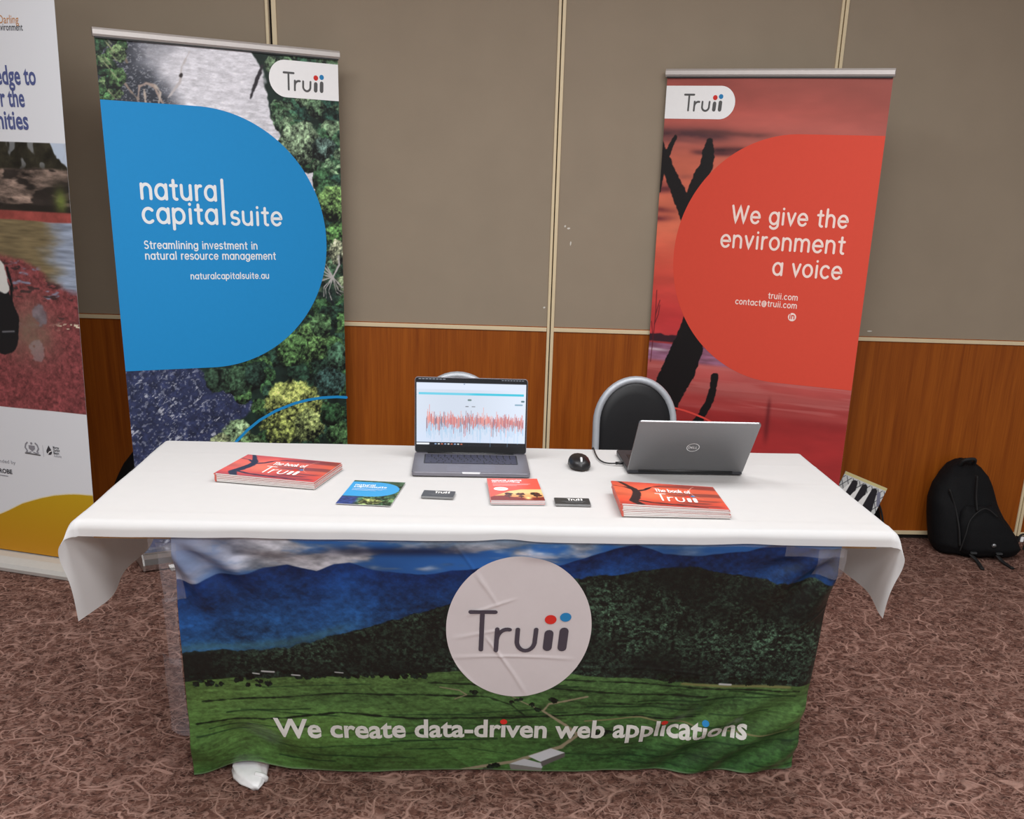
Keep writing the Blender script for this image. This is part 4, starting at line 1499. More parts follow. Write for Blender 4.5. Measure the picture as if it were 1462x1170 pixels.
def paint_wetland():
    A = Art(0, w, 0.06, 2.135, 0.0025)
    X, Z = A.X - o, A.Z
    A.fill(np.ones_like(X), K(226, 229, 234))
    lo = np.interp(X, [-.4, .1, .48], [.637, .639, .642])
    ph = sst(-.001, .001, Z - lo) * (1 - sst(1.572, 1.574, Z))
    Bm = np.zeros(A.a.shape)
    n1 = fbm(X * 30, Z * 30, 3, 5, .65)
    n2 = fbm(X * 9, Z * 20, 5, 4)

    def put(m, c):
        nonlocal Bm
        m = np.clip(m, 0, 1)[..., None]
        Bm = Bm * (1 - m) + m * np.asarray(c)
    put(np.ones_like(X), K(190, 204, 222))
    # trees on the bank
    tl = np.interp(X, [-.5, .40, .43, .46, .48, .5], [1.60, 1.585, 1.54, 1.505, 1.49, 1.49]) + .03 * (fbm(X * 30, Z * 30, 7, 3) - .5)
    put(1 - sst(-.004, .004, Z - tl), K(46, 44, 34) * (0.3 + 1.3 * n1)[..., None])
    gap = sst(.60, .70, fbm(X * 24, Z * 16, 12, 3)) * sst(1.46, 1.52, Z)
    put(gap * .6, K(170, 176, 184))
    # eroded earth bank
    bk = (1 - sst(1.482, 1.494, Z + .01 * (fbm(X * 20, Z * 0, 9, 2) - .5)))
    er = fbm(X * 14 + Z * 8, Z * 46, 15, 5, .65)
    put(bk, K(172, 148, 134) * np.clip(.15 + 1.5 * (er - .12), .12, 1.1)[..., None])
    put(bk * sst(.52, .60, fbm(X * 8 + 3, Z * 26, 19, 4)) * .85, K(34, 30, 28))
    put(np.exp(-((X - .45) / .08) ** 2 - ((Z - 1.42) / .05) ** 2) * .8, K(40, 36, 32))
    put((1 - sst(1.365, 1.375, Z)) * sst(1.34, 1.35, Z) * .9, K(36, 32, 28))
    put(np.exp(-((X - .437) / .022) ** 2 - ((Z - 1.385) / .035) ** 2) * (0.5 + n1), K(112, 128, 60))
    # red weed band and water
    put((1 - sst(1.345, 1.352, Z)), K(150, 72, 66) * (0.75 + .5 * n1)[..., None])
    wt = 1 - sst(1.312, 1.318, Z + .008 * (fbm(X * 10, Z * 0, 21, 2) - .5))
    rp = fbm(X * 14, Z * 110, 25, 3)
    sky = sst(.33, .45, X + .12 * (n2 - .5) + .1 * (1.25 - Z))
    wcol = K(124, 110, 80)[None, None] * (1 - sky)[..., None] + K(150, 162, 182) * sky[..., None]
    put(wt, wcol * (.72 + .5 * rp)[..., None])
    # red carpet of weed in the foreground, with pools
    rz_ = np.interp(X, [-.4, .2, .3, .36, .5], [1.20, 1.185, 1.17, 1.12, 1.07])
    red = 1 - sst(-.02, .02, Z - rz_ + .05 * (fbm(X * 16, Z * 40, 31, 3) - .5))
    rn = fbm(X * 80, Z * 80, 33, 4, .75)
    rcol = K(136, 70, 72) * (.45 + 1.0 * rn)[..., None]
    put(red, rcol)
    pool = sst(.60, .68, fbm(X * 11, Z * 30, 37, 4)) * sst(.93, 1.0, Z) * red
    put(pool * .9, K(138, 146, 170))
    put(sst(.63, .68, fbm(X * 13 + 5, Z * 36, 39, 4)) * red * sst(.95, 1.0, Z) * .8, K(48, 38, 40))
    mud = np.exp(-((X - .26) / .10) ** 2 - ((Z - .93) / .10) ** 2)
    put(mud * .8 * (.5 + n1), K(128, 108, 92))
    pn = fbm(X * 40, Z * 40, 51, 4)
    put(0.7 * sst(.40, .62, np.exp(-((X - .31) / .04) ** 2 - ((Z - .99) / .05) ** 2) * (.4 + 1.0 * pn)), K(158, 160, 174) * (.5 + .5 * pn)[..., None])
    put(sst(.42, .60, np.exp(-((X - .285) / .04) ** 2 - ((Z - .86) / .045) ** 2) * (.3 + 1.2 * pn)) * .5, K(160, 152, 156))
    put(sst(.64, .70, fbm(X * 60, Z * 120, 43, 2)) * np.exp(-((X - .45) / .06) ** 2 - ((Z - .955) / .012) ** 2) * 2, K(228, 216, 190))
    A.fill(ph, Bm)
    # edge of a standing person in a white shirt and black waders
    A2 = A.X
    for pts, ww, c in (([(o + .135, 1.04), (o + .15, .97), (o + .145, .90), (o + .135, .865)], [.11, .135, .12, .06], K(22, 22, 26)), ([(o + .08, 1.17), (o + .150, 1.15), (o + .165, 1.08)], [.06, .05, .045], K(216, 216, 212)), ([(o + .186, 1.15), (o + .199, 1.09), (o + .19, 1.03)], .010, K(20, 20, 24))):
        A.seg(pts, ww, c, soft=.003, rag=.004, seed=3)
    A.seg([(o + .14, .92), (o + .19, .925)], .006, K(110, 110, 116), soft=.003)
    # ochre wave
    wz = np.interp(X, [-.4, -.1, 0.0, .033, .08, .15, .20, .24, .30, .36, .40, .46, .5], [.12, .16, .19, .203, .225, .262, .280, .294, .311, .322, .327, .330, .330])
    gr = np.clip((Z - .06) / .28, 0, 1)[..., None]
    A.fill(1 - sst(-.0015, .0015, Z - wz), (K(192, 134, 26) * (1 - gr) + K(196, 160, 26) * gr))
    A.fill(sst(0, .001, Z - wz) * (1 - sst(.003, .006, Z - wz)) * .6, K(232, 220, 170))
    return A


art = paint_wetland()
lx = art.X + (-LEAN) * 0
Pn = np.stack([art.X + LEAN * (art.Z - 0.3), np.zeros_like(art.X) - 0.002, art.Z], -1)
sh = grid_object('graphic_sheet', Pn, print_mat('printed_vinyl'), t, colors=art.a, back=(0, 0.0007, 0))


def f4(x, z):
    return (x + o, -0.0032, z)


m_navy_ink = mat('violet_blue_ink', rgb(82, 92, 142), 0.55, grain=0.02)
m_ochre_ink = mat('ochre_ink', rgb(196, 140, 90), 0.55, grain=0.02)
m_dark_ink = mat('dark_ink', rgb(60, 60, 66), 0.55, grain=0.02)
m_soft_ink = mat('soft_grey_ink', rgb(140, 140, 148), 0.55, grain=0.02)
font_text('heading_lettering', 'edge to', 0.430, 1.755, 0.160, 0.083, f4, m_navy_ink, sh, bold=0.022, align='r')
font_text('heading_lettering', 'or the', 0.375, 1.686, 0.126, 0.083, f4, m_navy_ink, sh, bold=0.022, align='r')
font_text('heading_lettering', 'nities', 0.380, 1.615, 0.126, 0.083, f4, m_navy_ink, sh, bold=0.022, align='r')
font_text('name_lettering', 'Darling', 0.388, 1.940, 0.078, 0.036, f4, m_ochre_ink, sh, bold=0.004, align='r')
font_text('name_lettering', 'nvironment', 0.401, 1.9185, 0.098, 0.031, f4, m_dark_ink, sh, bold=0.004, align='r')
# agency marks
mb = MB()
mb2 = MB()
# small crest: shield between two leafy arcs
mb.v += [f4(*p) for p in ((.212, .500), (.240, .500), (.240, .488), (.226, .476), (.212, .488))]
mb.f.append(tuple(range(5)))
for sg in (-1, 1):
    ribbon(mb, [(.226 + sg * a, b) for a, b in ((.022, .478), (.030, .490), (.026, .503), (.018, .510))], .006, f4)
    ribbon(mb, [(.226 + sg * a, b) for a, b in ((.006, .474), (.018, .471), (.028, .474))], .004, f4)
disc2d(mb, .226, .508, .005, f4, 10)
mb.build('crest_mark', m_soft_ink, sh, fix=False)
ribbon(mb2, [(.194, .468), (.260, .4655)], .0045, f4)
mb2.build('crest_caption_line', m_greyink, sh, fix=False)
mb = MB()
ribbon(mb, [(.276, .505), (.276, .462)], .0012, f4)
mb.build('divider_line', m_soft_ink, sh, fix=False)
mb = MB()
dp = [(.303, .508)] + [(.303 + .0125 * math.sin(math.radians(a)), .484 - .0125 * math.cos(math.radians(a))) for a in range(110, -111, -20)]
b0 = len(mb.v)
mb.v += [f4(*p) for p in dp]
mb.f.append(tuple(range(b0, b0 + len(dp))))
dmk = mb.build('drop_mark', m_dark_ink, sh, fix=False)
mb = MB()
ribbon(mb, [(.296, .474), (.305, .484), (.315, .488)], .003, lambda x, z: (x + o, -0.0037, z))
mb.build('drop_leaf_line', m_white_print, sh, fix=False)
for i, s_ in enumerate(('Murray', 'Darling', 'Basin', 'Authority')):
    font_text('agency_lettering', s_, .322, .498 - i * .0108, (.027, .029, .024, .034)[i], .0135, f4, m_dark_ink if i < 3 else m_soft_ink, sh, bold=.02 if i < 3 else 0)
font_text('university_lettering', 'TROBE', .121, .377, .076, .024, f4, m_dark_ink, sh, bold=.03, align='r')
font_text('caption_lettering', 'unded by', .142, .418, .085, .019, f4, m_soft_ink, sh, align='r')
mb = MB()
ribbon(mb, [(.045, .367), (.098, .366)], .003, f4)
mb.build('caption_line', m_soft_ink, sh, fix=False)


# ------------------------------------------------------------------ chairs
m_frame = mat('silver_grey_frame', rgb(176, 180, 186), 0.4, metal=0.25, grain=0.02)
m_pad = mat('black_vinyl', rgb(14, 13, 16), 0.42, spec=0.35, grain=0.05, bump=0.05, bscale=300)


def make_chair(label, loc, rz):
    c = thing('banquet_chair', label, 'chair', loc, rz, None)
    hw, top = 0.142, 0.85
    # back outline: straight sides, round head (local y=0 plane tilted slightly back)

    def yz(z):
        return 0.02 + (z - 0.45) * 0.10
    path = [(-hw - 0.006, 0.46)] + [(-hw - 0.002 * 0, 0.60 + 0.02 * i) for i in range(5)]
    arcp = [(hw * math.cos(math.radians(a)), 0.695 + 0.155 * math.sin(math.radians(a))) for a in range(180, -1, -8)]
    path = path[:-1] + arcp + [(hw, 0.60 + 0.02 * i) for i in range(4, -1, -1)] + [(hw + 0.006, 0.46)]
    MB().tube([(x, yz(z), z) for x, z in path], 0.0135, 12).build('back_frame', m_frame, c, smooth=True)
    out = [(x * 0.955, z - (0.006 if z > 0.69 else 0)) for x, z in path]
    pad = MB()
    nA = len(out)
    cx, cz = 0, 0.62
    rings = []
    for (sc, dy) in ((0.0, -0.013), (0.5, -0.0128), (0.8, -0.012), (0.93, -0.010), (0.985, -0.005), (1.0, 0.0), (0.98, 0.008), (0.6, 0.010), (0.0, 0.010)):
        rings.append([(cx + (x - cx) * max(sc, 1e-3), yz(cz + (z - cz) * max(sc, 1e-3)) + dy, cz + (z - cz) * max(sc, 1e-3)) for x, z in out])
    pad.loft(rings)
    pad.build('backrest', m_pad, c, smooth=True)
    st_ = MB()
    sq = []
    for (sc, z) in ((0.0, 0.495), (0.7, 0.494), (0.93, 0.485), (1.0, 0.468), (0.98, 0.448), (0.0, 0.446)):
        ring = []
        for i in range(40):
            an = 2 * PI * i / 40
            ex = 0.205 * math.copysign(abs(math.cos(an)) ** 0.5, math.cos(an))
            ey = 0.205 * math.copysign(abs(math.sin(an)) ** 0.5, math.sin(an))
            ring.append((ex * max(sc, 1e-3), -0.20 + ey * max(sc, 1e-3), z))
        sq.append(ring)
    st_.loft(sq).build('seat', m_pad, c, smooth=True)
    sf = MB()
    sf.tube([(-hw - .006, .02, .46), (-0.18, -0.05, .437), (-0.18, -0.36, .437), (0.18, -0.36, .437), (0.18, -0.05, .437), (hw + .006, .02, .46)], 0.010, 10)
    sf.build('seat_frame', m_frame, c, smooth=True)
    for sx in (-1, 1):
        MB().tube([(sx * 0.18, -0.34, .437), (sx * 0.19, -0.37, 0.0)], 0.0115, 10).build('leg', m_frame, c, smooth=True)
        MB().tube([(sx * 0.16, -0.01, .44), (sx * 0.18, 0.09, 0.0)], 0.0115, 10).build('leg', m_frame, c, smooth=True)
    return c


ch = make_chair('silver framed chair with black round back, behind the silver laptop lid', (0.588, -0.87, 0), 0.03)
ch2 = copy_thing(ch, (-0.060, -0.87, 0), -0.02, 'silver framed chair mostly hidden behind the open laptop with the chart')


# ------------------------------------------------------------------ laptops
def rounded(x0, x1, y0, y1, r, n=6):
    p = []
    for cx, cy, a0 in ((x1 - r, y1 - r, 0), (x0 + r, y1 - r, 90), (x0 + r, y0 + r, 180), (x1 - r, y0 + r, 270)):
        for i in range(n + 1):
            a = math.radians(a0 + 90 * i / n)
            p.append((cx + r * math.cos(a), cy + r * math.sin(a)))
    return p


TZ = TT + 0.0055                         # resting height on the cloth
m_spacegrey = mat('space_grey_aluminium', rgb(126, 124, 132), 0.42, metal=0.55, grain=0.02)
lap = thing('laptop', 'open dark grey laptop with a red and blue chart on its screen', 'laptop', (-0.0165, -1.815, TZ), 0.003)
W2, D2 = 0.1563, 0.1105
bs = MB().prism(rounded(-W2, W2, -D2, D2, 0.010), 0.001, 0.0115, lambda a, b, h: (a, b, h)).build('base', m_spacegrey, lap, bevel=0.0015)
MB().prism(rounded(-0.024, 0.024, -D2 - 0.0003, -D2 + 0.005, 0.002), 0.0085, 0.0119, lambda a, b, h: (a, b, h)).build('lid_notch', mat('pale_grey', rgb(220, 220, 222), 0.4), bs)
MB().prism(rounded(-0.128, 0.128, -0.016, 0.088, 0.004), 0.0112, 0.0118, lambda a, b, h: (a, b, h)).build('keyboard_well', m_black_plastic, bs)
m_key = mat('black_keycap', rgb(46, 46, 64), 0.5, grain=0.05)
kb = MB()
for r_ in range(6):
    nk = 14 if r_ != 0 else 10
    x = -0.126
    y0 = -0.014 + r_ * 0.0168
    hgt = 0.0145 if r_ < 5 else 0.012
    wsum = 0.252
    ws = [1.0] * nk
    if r_ == 0:
        ws = [1, 1, 1, 1.25, 5.2, 1.25, 1, 1, 1, 1]
    elif r_ == 1:
        ws = [2.2] + [1] * 10 + [2.2, 0.01, 0.01]
    elif r_ == 2:
        ws = [1.8] + [1] * 11 + [1.8, 0.01]
    elif r_ == 3:
        ws = [1.5] + [1] * 13
    tot = sum(ws)
    for q in ws:
        ww = wsum * q / tot
        if ww > 0.004:
            kb.box(x + 0.0011, x + ww - 0.0011, y0, y0 + hgt, 0.0116, 0.0128)
        x += ww
kb.build('keys', m_key, bs, bevel=0.0004)
MB().prism(rounded(-0.064, 0.064, -0.102, -0.024, 0.004), 0.0113, 0.0118, lambda a, b, h: (a, b, h)).build('trackpad', mat('trackpad_grey', rgb(118, 116, 126), 0.35, metal=0.4), bs)
# lid stands almost upright on the rear edge
tilt = math.radians(4)
LH = 0.211


def lidp(a, b, h):
    # a across, b up the lid, h towards the viewer
    return (a, D2 - 0.010 + b * math.sin(tilt) - h * math.cos(tilt), 0.012 + b * math.cos(tilt) + h * math.sin(tilt))


ld = MB().prism(rounded(-W2, W2, 0.0, LH, 0.009), -0.0045, 0.0, lidp).build('lid', m_spacegrey, lap, bevel=0.0008)
MB().prism(rounded(-W2 + .0015, W2 - .0015, 0.0015, LH - 0.0015, 0.008), 0.0, 0.0006, lidp).build('bezel', mat('bezel_black', rgb(10, 10, 13), 0.35), ld)
MB().tube([(-0.12, D2 - 0.008, 0.010), (0.12, D2 - 0.008, 0.010)], 0.006, 12).build('hinge', m_black_plastic, lap, smooth=True)


def paint_screen():
    A = Art(-0.1515, 0.1515, 0.020, 0.2085, 0.0009)
    X, Z = A.X, A.Z
    A.fill(np.ones_like(X), K(8, 10, 18))
    br = 1 - 0.10 * np.exp(-((X + .05) / .2) ** 2)
    win = sst(.0305, .0312, Z) * (1 - sst(.1955, .1962, Z))
    A.fill(win, K(224, 234, 250) * br[..., None])
    A.fill(win * sst(.176, .18, Z), K(214, 222, 240))
    A.fill(win * (1 - sst(.03, .12, Z)) * .25, K(196, 216, 250))
    A.fill(sst(.1625, .163, Z) * (1 - sst(.169, .1695, Z)) * (1 - sst(.145, .146, np.abs(X))), K(66, 190, 214))
    A.fill(sst(.1625, .163, Z) * (1 - sst(.169, .1695, Z)) * (1 - sst(-.02, .02, X)) * sst(-.146, -.145, X) * .5, K(150, 206, 230))
    for (x, z, ww, hh, c) in ((-.005, .150, .006, .005, K(110, 130, 130)), (.143, .149, .005, .005, K(90, 120, 130)), (.132, .139, .018, .0045, K(140, 170, 190)), (-.012, .132, .007, .002, K(90, 90, 96)), (.006, .132, .008, .002, K(120, 120, 126)), (-.02, .1935, .002, .002, K(90, 110, 140)), (-.135, .0265, .034, .005, K(230, 234, 240))):
        A.seg([(x - ww / 2, z), (x + ww / 2, z)], hh, c, soft=.0006)
    # spiky time series
    rng = np.random.RandomState(4)
    xs = np.linspace(-.124, .146, 230)
    for i, x in enumerate(xs):
        mid = .090 + .006 * rng.randn()
        up, dn_ = abs(rng.randn()) * .014 + .004, abs(rng.randn()) * .018 + .005
        A.seg([(x, mid - dn_ * 1.5), (x, mid)], .0007, K(150, 190, 220), soft=.0007)
    for i, x in enumerate(xs):
        mid = .092 + .004 * rng.randn() - .004 * (i / 230)
        up, dn_ = abs(rng.randn()) * .010 + .006, abs(rng.randn()) * .013 + .004
        A.seg([(x, mid - dn_), (x, mid + up)], .0009, [K(226, 110, 96), K(196, 84, 80), K(238, 140, 122), K(120, 96, 110)][rng.randint(4)], soft=.0007)
    for i in range(9):
        A.seg([(-.1 + i * .009, .0262), (-.097 + i * .009, .0262)], .003, [K(150, 180, 220), K(220, 220, 220), K(200, 110, 80)][i % 3], soft=.0007)
    for i in range(8):
        A.seg([(-.145 + i * .0095, .206), (-.1395 + i * .0095, .206)], .0022, K(150, 154, 164), soft=.0006)
    for i in range(8):
        A.seg([(.084 + i * .008, .206), (.088 + i * .008, .206)], .002, K(130, 134, 146), soft=.0006)
    return A


art = paint_screen()
Ps = np.stack([art.X, D2 - 0.010 + art.Z * math.sin(tilt) - 0.0009 * math.cos(tilt), 0.012 + art.Z * math.cos(tilt) + 0.0009 * math.sin(tilt)], -1)
grid_object('screen', Ps, print_mat('lit_screen', rough=0.25, spec=0.4, emit=1.0), ld, colors=art.a)

# ---- the silver laptop seen from behind
m_platinum = mat('platinum_aluminium', rgb(140, 140, 142), 0.34, metal=0.85, grain=0.02, gscale=400)
lap = thing('laptop', 'silver laptop with its back to the viewer and a round emblem on the lid', 'laptop', (0.568, -1.745, TZ), 0.012)
W2, D2 = 0.1600, 0.110
bs = MB().prism(rounded(-W2, W2, -D2, D2, 0.008), 0.001, 0.0135, lambda a, b, h: (a, b, h)).build('base', mat('dark_graphite', rgb(52, 52, 56), 0.45, metal=0.3), lap, bevel=0.002)
MB().prism(rounded(-0.14, 0.14, -0.06, 0.05, 0.004), 0.0133, 0.0142, lambda a, b, h: (a, b, h)).build('keyboard', m_black_plastic, bs)
MB().prism(rounded(-0.05, 0.05, 0.056, 0.103, 0.003), 0.0133, 0.0139, lambda a, b, h: (a, b, h)).build('trackpad', m_black_plastic, bs)
tilt2 = math.radians(39.5)
LH = 0.212


def lidq(a, b, h):
    # leans towards the viewer going up; h towards the viewer
    return (a, -D2 + 0.004 - b * math.sin(tilt2) - h * math.cos(tilt2), 0.010 + b * math.cos(tilt2) - h * math.sin(tilt2))


out = rounded(-W2, W2, -0.004, LH, 0.008)
ld = MB().prism(out, -0.003, 0.003, lidq).build('lid', m_platinum, lap, bevel=0.0012)
MB().prism(rounded(-W2 + .004, W2 - .004, 0.008, LH - 0.004, 0.005), -0.0036, -0.003, lidq).build('screen', m_black_plastic, ld)
MB().tube([(-0.13, -D2 + 0.004, 0.008), (0.13, -D2 + 0.004, 0.008)], 0.006, 12).build('hinge', m_black_plastic, lap, smooth=True)
em = MB()
fe = lambda x, z: lidq(x, z, 0.0033)
ribbon(em, arc(0.0, 0.108, 0.0165, 0.0165, 0, 360, 36), 0.0016, fe)
for pth in ([(-.0118, .1035), (-.0118, .1125), (-.009, .1125), (-.0065, .108), (-.009, .1035), (-.0118, .1035)],
            [(-.0005, .1125), (-.0048, .1105), (-.0048, .1055), (-.0005, .1035)], [(-.0048, .108), (-.001, .108)],
            [(.0022, .1125), (.0022, .1035), (.0058, .1035)], [(.0078, .1125), (.0078, .1035), (.0115, .1035)]):
    ribbon(em, pth, 0.0013, fe, step=.004)
em.build('lid_emblem', mat('bright_emblem', rgb(236, 236, 236), 0.3), ld, fix=False)

# charging lead
pts = [(0.417, -1.770, TZ + .0075), (0.398, -1.768, TZ + .006), (0.372, -1.763, TZ + .004), (0.356, -1.745, TZ + .003), (0.3465, -1.705, TZ + .003), (0.345, -1.64, TZ + .003), (0.3465, -1.585, TZ + .0035), (0.347, -1.562, TZ - .002), (0.3475, -1.545, TZ - .03), (0.348, -1.535, 0.60), (0.352, -1.53, 0.3), (0.36, -1.52, 0.05), (0.40, -1.45, 0.006)]


def smooth_path(p, n=6):
    p = [Vector(q) for q in p]
    r = []
    for i in range(len(p) - 1):
        a, b, c, d = p[max(i - 1, 0)], p[i], p[i + 1], p[min(i + 2, len(p) - 1)]
        for k in range(n):
            t = k / n
            r.append(0.5 * ((2 * b) + (c - a) * t + (2 * a - 5 * b + 4 * c - d) * t * t + (3 * b - a - 3 * c + d) * t ** 3))
    r.append(p[-1])
    return r


cb = thing('charging_cable', 'thin black charging cable running from the silver laptop over the back edge of the table', 'cable', (0.37, -1.74, TZ))
cv = Vector((0.37, -1.74, TZ))
MB().tube([q - cv for q in smooth_path(pts)], 0.0021, 8).build('lead', m_black_plastic, cb, smooth=True)
MB().tube([Vector((0.4095, -1.7695, TZ + .0073)) - cv, Vector((0.388, -1.766, TZ + .0055)) - cv], 0.0042, 10).build('plug', m_black_plastic, cb, smooth=True)

# mouse
ms = thing('computer_mouse', 'small black mouse on the white cloth beside the charging cable', 'mouse', (0.283, -1.795, TZ), 0.04)
rings = []
for i in range(11):
    f = i / 10
    y = -0.050 + 0.100 * f
    hw = 0.031 * math.sqrt(max(1e-4, 1 - abs(2 * f - 1) ** 2.6)) * (1.0 if f > 0.5 else 0.98)
    hh = 0.032 * math.sqrt(max(1e-4, 1 - abs((f - 0.58) / 0.6) ** 2.4))
    ring = []
    for j in range(20):
        an = 2 * PI * j / 20
        cxx = math.cos(an)
        szz = math.sin(an)
        z = 0.006 + hh * 0.85 * max(szz, 0) ** 0.8 if szz > 0 else 0.006 + 0.005 * szz
        ring.append((hw * math.copysign(abs(cxx) ** 0.75, cxx), y, z))
    rings.append(ring)
MB().loft(rings).build('body', mat('mouse_black', rgb(20, 17, 19), 0.42, grain=0.08), ms, smooth=True)
wl = []
for i in range(16):
    an = 2 * PI * i / 16
    wl.append((-0.030 + 0.010 * math.cos(an), 0.0255 + 0.010 * math.sin(an)))
MB().prism(wl, -0.0028, 0.0028, lambda a, b, h: (h, a, b)).build('scroll_wheel', mat('silver_wheel', rgb(214, 214, 216), 0.3, metal=0.4), ms, smooth=False, bevel=0.0008)


# ------------------------------------------------------------------ booklets
def paint_cover(wd, dp):
    A = Art(0, wd, 0, dp, 0.0016)
    X, Z = A.X, A.Z
    n = fbm(X * 9, Z * 22, 3, 4)
    base = np.stack([np.interp(Z / dp, [0, .25, .5, .75, 1], c) for c in ([.70, .80, .86, .85, .72], [.22, .30, .38, .36, .26], [.17, .20, .26, .24, .20])], -1)
    A.fill(np.ones_like(X), base * (.8 + .4 * n)[..., None])
    for z0, hh, x0, x1 in ((.86, .05, .35, 1.1), (.60, .03, .3, 1.05), (.50, .05, .4, 1.1), (.30, .03, .55, 1.0), (.20, .04, .5, .9), (.08, .03, .3, 1.0), (.95, .03, .55, 1.05)):
        m_ = np.exp(-((Z / dp - z0 - .1 * (fbm(X * 12, Z * 0 + z0 * 9, 6, 2) - .5)) / hh) ** 2) * sst(x0, x0 + .15, X / wd) * (1 - sst(x1 - .1, x1, X / wd))
        A.fill(m_ * .7, K(96, 44, 40))
    glow = np.exp(-((X / wd - .33) / .16) ** 2 - ((Z / dp - .42) / .2) ** 2)
    A.fill(glow * .6, K(240, 130, 84))
    bk = K(44, 24, 24)
    A.seg([(.06 * wd, 1.02 * dp), (.12 * wd, .86 * dp), (.19 * wd, .66 * dp), (.20 * wd, .5 * dp), (.17 * wd, .3 * dp), (.13 * wd, .15 * dp), (.2 * wd, -.02 * dp)], [.010, .013, .016, .020, .022, .020, .02], bk, rag=.003, seed=3)
    A.seg([(.2 * wd, .58 * dp), (.29 * wd, .66 * dp), (.36 * wd, .8 * dp), (.46 * wd, .88 * dp)], [.012, .010, .007, .004], bk, rag=.003, seed=5)
    A.seg([(.14 * wd, .2 * dp), (.30 * wd, .12 * dp), (.55 * wd, .08 * dp), (.8 * wd, .03 * dp)], [.010, .008, .006, .004], bk, rag=.003, seed=6)
    A.seg([(.19 * wd, .62 * dp), (.1 * wd, .75 * dp), (.0 * wd, .8 * dp)], [.008, .006, .005], bk, rag=.003, seed=7)
    return A


m_pages = mat('white_page_edges', rgb(226, 222, 218), 0.7, grain=0.06, gscale=900)
m_cover_red = mat('red_cover_stock', rgb(196, 84, 66), 0.4, grain=0.05)
m_ink_white = mat('white_cover_ink', rgb(246, 242, 238), 0.45, grain=0.01)
BWD, BDP = 0.262, 0.205


def make_book(label, loc, rz, tl, tr, roll, art):
    """landscape booklet; spine at the left, thickness tl at spine and tr at the open side"""
    b = thing('booklet', label, 'booklet', loc, rz)
    b.rotation_euler = (0, roll, rz)

    def zt(x):
        return tl + (tr - tl) * x / BWD
    pg = MB()
    vs = [(0.002, 0.001, 0.0004), (BWD - 0.001, 0.001, 0.0004), (BWD - 0.001, BDP - 0.001, 0.0004), (0.002, BDP - 0.001, 0.0004)]
    vs += [(x, y, zt(x) - 0.0004) for x, y, _ in vs[:4]]
    pg.add(vs, [(3, 2, 1, 0), (4, 5, 6, 7), (0, 1, 5, 4), (1, 2, 6, 5), (2, 3, 7, 6), (3, 0, 4, 7)])
    pg.build('pages', m_pages, b)
    sp = MB()
    sp.prism([(0.0, 0.0), (-0.0012, tl * .3), (-0.0012, tl * .7), (0.0, tl), (0.004, tl - .0003), (0.004, .0002)], 0.0, BDP, lambda a, h, y: (a, y, h))
    sp.build('spine', m_cover_red, b)
    Pn = np.stack([art.X, art.Z, tl + (tr - tl) * art.X / BWD], -1)
    cv_ = grid_object('front_cover', Pn, print_mat('glossy_cover', rough=0.3, spec=0.5), b, colors=art.a, back=(0, 0, -0.0003))
    return b, cv_, zt


cover_art = paint_cover(BWD, BDP)
small_art = Art(0, BWD, 0, BDP, 0.05)
small_art.fill(np.ones_like(small_art.X), K(190, 78, 62))


def cover_text(cv_, zt):
    def ft(x, z):
        return (x, z, zt(x) + 0.0005)
    mb = MB()
    lettering('', 'The book of', 0.102, 0.124, 0.038, 0.0028, ft, None, None, width=0.088, mb=mb)
    mb.build('title_lettering', m_ink_white, cv_, fix=False)
    mb = MB()
    k, x, z = 0.100, 0.096, 0.042

    def U(a, b):
        return (x + a * k, z + b * 0.165)
    w1 = .0044
    ribbon(mb, [U(.02, .39), U(.26, .39)], w1, ft)
    ribbon(mb, [U(.135, .39), U(.128, .025)], w1, ft)
    ribbon(mb, [U(.285, .228), U(.277, .022)], w1, ft)
    ribbon(mb, [U(.28, .12)] + [U(a, b) for a, b in arc(.385, .12, .103, .108, 175, 78, 9)], w1, ft)
    ribbon(mb, [U(.488, .228), U(.484, .11)] + [U(a, b) for a, b in arc(.573, .115, .09, .095, 190, 350, 12)] + [U(.67, .228)], w1, ft)
    ribbon(mb, [U(.80, .20), U(.792, .05)], .0095, ft)
    ribbon(mb, [U(.948, .22), U(.94, .05)], .0095, ft)
    mb.build('wordmark_letters', m_ink_white, cv_, fix=False)
    mb = MB()
    disc2d(mb, *U(.806, .325), .0055, ft)
    mb.build('wordmark_dot', m_red_dot, cv_, fix=False)
    mb = MB()
    disc2d(mb, *U(.952, .35), .0055, ft)
    mb.build('wordmark_dot', m_blue_dot, cv_, fix=False)
    mb = MB()
    ribbon(mb, arc(0.225, 0.135, .035, .06, 120, 250, 14), .0012, ft)
    mb.build('pale_arc_line', mat('pale_orange_line', rgb(240, 170, 150), 0.5), cv_, fix=False)


ORD = ['top', 'second', 'third', 'fourth', 'fifth', 'sixth', 'seventh']
rng = random.Random(3)


def book_stack(n, ox, oy, rz, tl, tr, name_top, name_mid, name_bottom, group, fan):
    for i in range(n):
        top = i == n - 1
        ja = rng.uniform(-.004, .004)
        jx, jy = rng.uniform(-.0012, .0012) + fan * (n - 1 - i), rng.uniform(-.0015, .0015)
        lab = name_top if top else (name_bottom if i == 0 else name_mid % ORD[n - 1 - i])
        z = TZ + i * (tl + .0002)
        roll = math.atan2((tl - tr) * i, BWD)
        c, s = math.cos(rz), math.sin(rz)
        b, cv_, zt = make_book(lab, (ox + jx * c - jy * s, oy + jx * s + jy * c, z), rz + ja, tl, tr, roll, cover_art if top else small_art)
        b['group'] = group
        if top:
            cover_text(cv_, zt)


